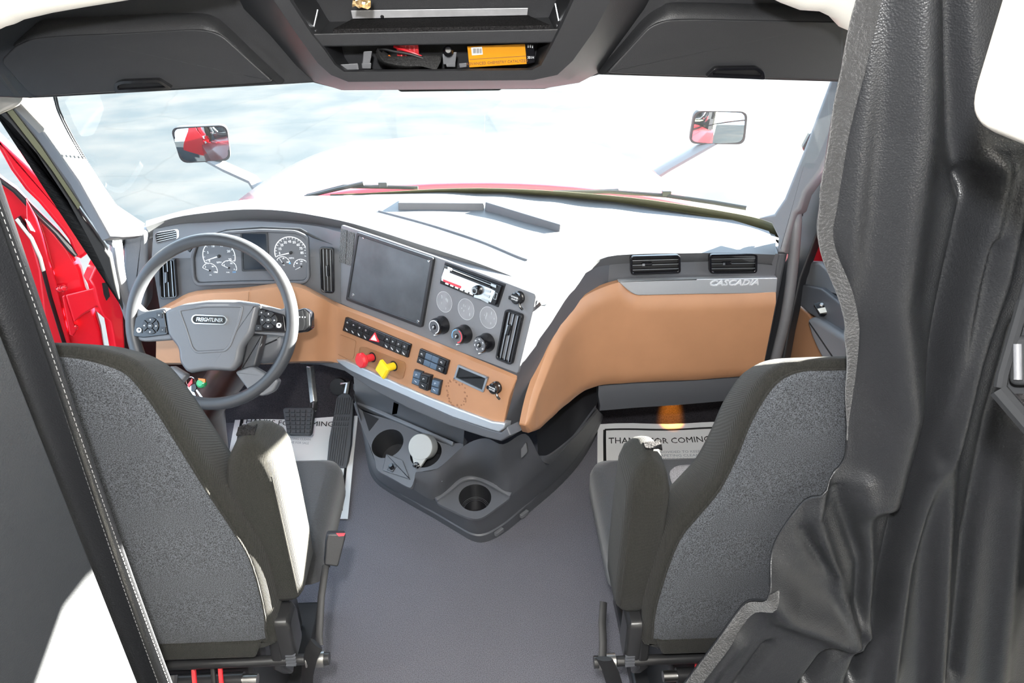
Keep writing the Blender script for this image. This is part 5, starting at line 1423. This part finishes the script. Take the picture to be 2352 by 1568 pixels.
# right: the big pulled back curtain, draped over the right seat
rc_ = thing('curtain', 'large black leatherette curtain bunched at the right and draped over the right seat back', 'curtain', (.8, .88, .1))
EDGE = [(2.2, .492), (1.70, .497), (1.62, .500), (1.535, .504), (1.45, .512), (1.40, .520), (1.32, .562), (1.236, .596), (1.12, .624), (1.02, .644), (.975, .622), (.93, .590), (.86, .558), (.765, .536), (.70, .512), (.62, .480), (.485, .428), (.36, .40), (.05, .37)]
_ed = [(p.x, p.y) for p in catmull(EDGE, 6, False)]
def edge_x(z):
    for (z0, x0), (z1, x1) in zip(_ed, _ed[1:]):
        if z1 <= z <= z0: return x0 + (x1 - x0) * (z0 - z) / (z0 - z1)
    return _ed[-1][1]
# folds: (pixel path, width px, height m); + = towards the camera
FOLDS = [([(2110, -80), (2105, 300), (2060, 700), (2090, 950), (2040, 1150)], 62, .040),
         ([(2010, -80), (2000, 200), (1975, 500), (1960, 760)], 26, .010),
         ([(2190, -80), (2215, 330), (2235, 420)], 30, -.030),
         ([(2255, 420), (2170, 800), (2130, 1020), (2010, 1460), (1960, 1568)], 24, -.035),
         ([(2290, 380), (2225, 700), (2165, 1000), (2080, 1300), (2040, 1568)], 30, .030),
         ([(2275, 560), (2190, 900), (2150, 1050)], 16, -.016),
         ([(2345, 380), (2290, 640), (2230, 820), (2180, 1050), (2150, 1568)], 34, .034),
         ([(2352, 760), (2290, 980), (2235, 1250), (2200, 1568)], 24, -.022),
         ([(2352, 980), (2330, 1250), (2300, 1568)], 40, .020),
         ([(1935, 1150), (1985, 1300), (1975, 1450)], 18, -.020),
         ([(1905, 1130), (1880, 1200), (1925, 1330), (1965, 1440)], 20, .022),
         ([(1850, 1235), (1960, 1390), (1970, 1460)], 14, -.014),
         ([(1745, 1330), (1800, 1390), (1900, 1430), (1970, 1465)], 60, .045),
         ([(1970, 1468), (1900, 1510), (1850, 1568)], 26, -.035),
         ([(1990, 1120), (2000, 1250), (1990, 1440)], 26, .016),
         ([(1760, 1480), (1720, 1530), (1690, 1568)], 22, -.018),
         ([(1690, 1470), (1640, 1530), (1610, 1568)], 30, .012)]
def seg_d(p, a, c):
    e = (c[0] - a[0], c[1] - a[1]); L = e[0] ** 2 + e[1] ** 2
    t = max(0, min(1, ((p[0] - a[0]) * e[0] + (p[1] - a[1]) * e[1]) / L)) if L else 0
    return math.hypot(p[0] - a[0] - t * e[0], p[1] - a[1] - t * e[1])
PCUR = PL((.8, .885, 1.0), (0, -1, 0))
FUV = [([PCUR.uv(*p) for p in path], wpx * .9 / F_PX, h) for path, wpx, h in FOLDS]
def rf(u, v):
    z = 2.15 - 2.08 * v
    x0 = edge_x(z); x = x0 + (1.22 - x0) * u ** 1.05
    q = (x - PCUR.o.x, z - PCUR.o.z); d = 0
    for path, wd, h in FUV:
        m = min(seg_d(q, a, c) for a, c in zip(path, path[1:]))
        if m < wd * 4: d += 1.0 * h * math.exp(-(m / wd) ** 2)
    d += .006 * math.sin(5 * z + 9 * x)
    ed = math.exp(-(u / .05) ** 2) * .012
    lowr = max(0, .98 - z) * .05
    return V((x, .900 - d + ed - lowr * (1 - u), z))
b = MB('leather'); b.sheet(sheet_from(rf, 170, 190), V((0, .004, 0))); b.build('panel', rc_, smooth=180)
def rv(u, v):
    z = 2.1 - (2.1 - 1.06) * v; v2 = (2.15 - z) / 2.08
    wv = .023 * (1 - .25 * v) if v < .8 else .023 * .8 * max(.1, (1 - v) / .2)
    x0 = edge_x(z); uu = ((wv * u) / (1.22 - x0)) ** (1 / 1.05)
    p = rf(uu, v2); return p + V((-.003 + .001 * math.sin(60 * v) * (1 - u), -.007 - .001 * math.sin(40 * v + 3 * u), 0))
b = MB('velcro'); b.sheet(sheet_from(rv, 6, 90), V((0, .004, 0))); vs_ = b.build('hook_strip', rc_, smooth=80)
def rv2(u, v):
    z = .78 - .60 * v; v2 = (2.15 - z) / 2.08; x0 = edge_x(z); uu = ((.020 * u) / (1.22 - x0)) ** (1 / 1.05)
    return rf(uu, v2) + V((-.002, -.007, 0))
b = MB('velcro'); b.sheet(sheet_from(rv2, 4, 50), V((0, .004, 0))); b.build('hook_strip', rc_, smooth=80)

# ================================================================== PILLARS
PA = PL((-.93, 1.94, 1.2), (.80, -.45, .38))
b = MB('pillar_grey'); b.pill(PA, PA.poly([(46, 240), (90, 224), (122, 222), (136, 252), (190, 350), (268, 468), (316, 500), (335, 512), (330, 540), (285, 545), (253, 545), (180, 415), (98, 300)]), -.04, 0, .008)
struct(b.build('trim_11', smooth=50), 'sunlit windshield pillar on the left', 'trim')
b = MB('taupe'); b.pill(PA, PA.poly([(-60, 205), (60, 222), (122, 222), (122, 250), (104, 298), (48, 240), (20, 250), (-60, 290)], .012), -.02, .012, .008)
struct(b.build('trim_12', smooth=50), 'taupe top of the left windshield pillar', 'trim')
PA2 = PL((-1.0, 1.92, 1.2), (.35, -.93, .05))
b = MB('plastic'); b.pill(PA2, PA2.poly([(20, 242), (50, 236), (100, 298), (180, 412), (256, 545), (262, 570), (245, 560), (180, 468), (90, 330)], .0), -.04, 0, .005)
b.m('olive').prism(PA2, PA2.poly([(12, 250), (24, 244), (92, 332), (185, 470), (180, 480), (120, 390), (60, 312)], .0), -.04, .004)
struct(b.build('trim_13', smooth=50), 'dark inner strip of the left door opening', 'trim')
b = MB('rubber'); b.pill(PA2, PA2.poly([(-30, 232), (10, 250), (60, 314), (122, 395), (185, 490), (256, 590), (268, 650), (282, 712), (270, 690), (240, 630), (205, 560), (150, 460), (80, 355), (20, 285), (-30, 240)], .004), -.03, .008, .006)
struct(b.build('trim_14', smooth=50), 'black rubber seal around the left door opening', 'trim')
PR_ = PL((.95, 1.93, 1.2), (-.66, -.62, .35))
b = MB('pillar_grey'); b.pill(PR_, PR_.poly([(1908, 175), (1940, 178), (1930, 300), (1888, 390), (1850, 443), (1838, 480), (1826, 490), (1800, 580), (1783, 580), (1786, 545), (1770, 512), (1738, 500), (1776, 490), (1800, 455), (1850, 330)]), -.05, 0, .012, 4)
struct(b.build('trim_15', smooth=50), 'grey windshield pillar on the right', 'trim')
PR2 = PL((1.0, 1.90, .95), (-.85, -.45, .2))
b = MB('plastic_deep'); b.pill(PR2, PR2.poly([(1955, 240), (1960, 420), (1905, 470), (1868, 560), (1838, 640), (1812, 760), (1796, 850), (1750, 850), (1772, 720), (1792, 620), (1824, 560), (1846, 470), (1870, 410), (1915, 335)]), -.03, 0, .006)
struct(b.build('trim_16', smooth=50), 'black inner strip of the right door opening', 'trim')
# small bracket outside the right pillar
mbk = thing('mirror_bracket', 'small black bracket end seen outside the right pillar', 'bracket', V((1.5, 2.7, .9)))
pb_ = PL(ony(1857, 325, 3.0), (-.3, -.95, .1)); b = MB('gloss_black'); b.pill(pb_, rnd(pb_.poly([(1843, 338), (1860, 306), (1872, 305), (1890, 330), (1854, 346), (1845, 347)]), .006), -.05, 0, .005); b.build('end', mbk, smooth=50)
b = MB('black_steel'); b.tube([ony(1872, 325, 3.03), ony(1930, 330, 3.0), V((1.60, 2.4, 1.0)), V((1.085, 1.85, .75))], .02, 8); b.build('arm', mbk)
# grab handles
def handle(label, pts, r):
    t = thing('grab_handle', label, 'handle', pts[-1])
    MB('pillar_grey').tube(catmull(pts, 6, False), r, 16).build('bar', t, smooth=60)
    b = MB('plastic'); d = (pts[1] - pts[0]).normalized(); b.tube([pts[0] - d * .014, pts[0] + d * .006], r * 1.25, 16); b.build('collar', t)
handle('long grey grab handle on the right windshield pillar', [ony(1828, 490, 1.93), ony(1828, 520, 1.90), ony(1818, 640, 1.87), ony(1802, 740, 1.85), ony(1775, 850, 1.85)], .0155)
handle('pale grab handle on the left windshield pillar beside the steering wheel', [ony(264, 548, 2.06), ony(268, 572, 2.0), ony(272, 620, 1.97), ony(284, 680, 1.96), ony(300, 730, 1.97)], .0165)
b = MB('mark_red'); pr = PL(ony(1841, 493, 1.98), (-.5, -.8, .2)); b.lathe(pr, (0, 0), [(.008, -.01), (.008, 0), (.006, .002)], 14)
struct(b.build('trim_17'), 'small red disc behind the right grab handle', 'trim')

# ================================================================== LEFT DOOR, standing open
PD = PL((-1.12, 2.12, .8), (.40, -.91, .05))
dl = thing('truck_door', 'red door standing open at the left beyond the left seat', 'door', PD.pt((-.3, -1.2)))
b = MB('red_paint'); b.pill(PD, PD.poly([(-60, 255), (0, 316), (60, 372), (126, 437), (180, 512), (216, 563), (208, 580), (186, 596), (172, 590), (158, 552), (140, 528), (88, 466), (58, 437), (24, 391), (-10, 330), (-60, 290)]), -.05, .0, .012, 4); b.build('window_frame', dl, smooth=50)
b = MB('red_paint'); q = PD.poly([(50, 440), (150, 448), (158, 470), (144, 490), (120, 488), (98, 470)], .004)
b.build('frame_patch', dl) if False else None
b = MB('red_paint'); b.pill(PD, PD.poly([(-80, 350), (10, 420), (34, 436), (72, 478), (130, 535), (160, 572), (186, 618), (196, 660), (214, 700), (232, 760), (246, 840), (246, 1000), (-80, 1000)], -.01), -.06, -.01, .012, 4); dp = b.build('door_panel', dl, smooth=50)
b = MB('black'); b.tube([PD.hit(*p, -.006) for p in ((-40, 385), (34, 438), (70, 475), (130, 534), (160, 570), (175, 586))], [.007, .007, .008, .009, .010, .008], 8); b.tube([PD.hit(*p, .0) for p in ((40, 500), (75, 545), (95, 590), (118, 680), (150, 785), (160, 840))], .015, 8, .4); b.build('seal', dl)
b = MB('red_paint'); b.pill(PD, PD.poly([(60, 455), (86, 500), (100, 540), (128, 640), (166, 800), (110, 800), (88, 620), (60, 520)], .0), -.012, .006, .006); b.build('inner_flange', dl, smooth=50)
b = MB('white_label'); b.prism(PD, PD.poly([(57, 504), (67, 511), (80, 533), (70, 530)], .012), .004, .008); b.build('pale_clip', dl)
# hinge arm bolted to the door
hg = MB('red_paint')
hg.solid([PD.hit(*p, .004) for p in ((142, 680), (150, 676), (176, 760), (168, 772), (160, 770))], [PD.hit(*p, .016) for p in ((142, 680), (150, 676), (176, 760), (168, 772), (160, 770))])
hg.solid([PD.hit(*p, .01) for p in ((150, 677), (212, 662), (238, 638), (250, 640), (248, 690), (228, 700), (190, 722), (170, 740))], [PD.hit(*p, .05) for p in ((150, 677), (212, 662), (238, 638), (250, 640), (248, 690), (228, 700), (190, 722), (170, 740))])
for p in ((136, 664), (146, 662), (172, 752)): hg.lathe(PD, PD.uv(*p, .012), [(.010, .0), (.010, .012), (.007, .016)], 8)
hg.build('hinge_arm', dl, bevel=.004)
hb_ = thing('hinge_bracket', 'red door hinge bracket on the cab beside the left grab handle', 'hinge', PA2.hit(250, 690))
b = MB('red_paint'); PH2 = PL((-1.06, 2.10, .78), (.7, -.7, .05)); b.pill(PH2, PH2.poly([(206, 642), (222, 606), (232, 600), (246, 630), (270, 660), (284, 720), (288, 800), (284, 840), (268, 820), (254, 740), (236, 724), (226, 700), (216, 660)]), -.05, 0, .006); b.build('plate', hb_, smooth=50)
b = MB('black'); b.prism(PH2, PH2.poly([(234, 650), (246, 648), (252, 680), (244, 690), (238, 676)]), -.002, .002); b.build('slot', hb_)
# ================================================================== RIGHT DOOR, closed
PE = PL((1.04, 1.80, .9), (-1, -.05, 0))
dr = thing('truck_door', 'closed door with red frame, brown panel and switch armrest behind the right curtain', 'door', (1.04, 1.6, .3))
b = MB('red_paint'); b.pill(PE, PE.poly([(1955, 400), (1905, 470), (1880, 530), (1846, 602), (1900, 640), (1990, 700), (2050, 600)]), -.03, .0, .006); b.build('window_frame', dr, smooth=50)
b = MB('plastic_grey'); b.pill(PE, rnd(PE.poly([(1846, 599), (1890, 600), (1930, 640), (1960, 690), (1900, 700), (1838, 652)], .01), .01), -.02, .02, .01); b.m('plastic'); b.pill(PE, PE.poly([(1834, 650), (1890, 662), (1990, 740), (1990, 800), (1900, 742), (1862, 720), (1826, 690)], .03), -.03, .035, .006); dsill = b.build('sill', dr, smooth=50)
b = MB('gloss_black'); pz = PL(PE.hit(1890, 690, .03), (-.4, -.45, .8)); b.pill(pz, rnd(pz.poly([(1868, 700), (1895, 690), (1925, 705), (1920, 725), (1882, 722)]), .004), -.01, .006, .003); b.m('chrome_satin').lathe(pz, pz.uv(1888, 703), [(.006, .006), (.006, .010), (.004, .012)], 12); b.m('cream').prism(pz, pz.poly([(1878, 712), (1920, 704), (1925, 716), (1884, 722)]), .005, .008); b.build('window_switch', dsill)
b = MB('brown'); b.pill(PE, PE.poly([(1826, 690), (1862, 722), (1880, 760), (1990, 900), (1990, 1000), (1760, 1000), (1780, 850)], .0), -.03, .006, .006); b.build('door_card', dr, smooth=50)
b = MB('plastic_grey'); b.pill(PE, rnd(PE.poly([(1858, 732), (1872, 726), (1990, 800), (1990, 930), (1900, 838), (1872, 780)], .05), .02), -.0, .06, .015, 4); b.build('armrest', dr, smooth=50)

# ================================================================== AMBER FOOTWELL LAMP
fl_ = thing('footwell_lamp', 'small amber lamp shining on the passenger footwell carpet', 'lamp', V((.83, 2.44, .50)))
p0 = onz(1535, 962, .02)
b = MB('black'); lp = V((p0.x, 2.34, .47)); b.box(lp, (.05, .04, .02)); b.build('housing', fl_, bevel=.003)
mat('amber', (1, .35, .02), .4, emit=(1, .35, .03, 6))
b = MB('amber'); b.box(lp + V((0, 0, -.012)), (.03, .02, .006)); b.build('lens', fl_)
ld = bpy.data.lights.new('amber_light', 'SPOT'); ld.energy = 80; ld.color = (1, .30, .02); ld.spot_size = math.radians(17); ld.spot_blend = .9; ld.shadow_soft_size = .01
lo_o = bpy.data.objects.new('amber_light', ld); COL.objects.link(lo_o); lo_o.location = lp + V((0, .0, -.03))
lo_o.rotation_euler = (V((p0.x, 2.395, .04)) - lp).to_track_quat('-Z', 'Y').to_euler()
# worn line on the carpet
b = MB('floor_line'); a_, c_ = onz(1130, 1285, .0006), onz(1225, 1200, .0006); n_ = V((.7, .7, 0)) * .004; b.add([a_ - n_ * .5, c_ - n_ * .3, c_ + n_ * .3, a_ + n_ * .5], [[0, 1, 2, 3]]); 
struct(b.build('trim_18'), 'faint brown stain line on the carpet', 'trim')
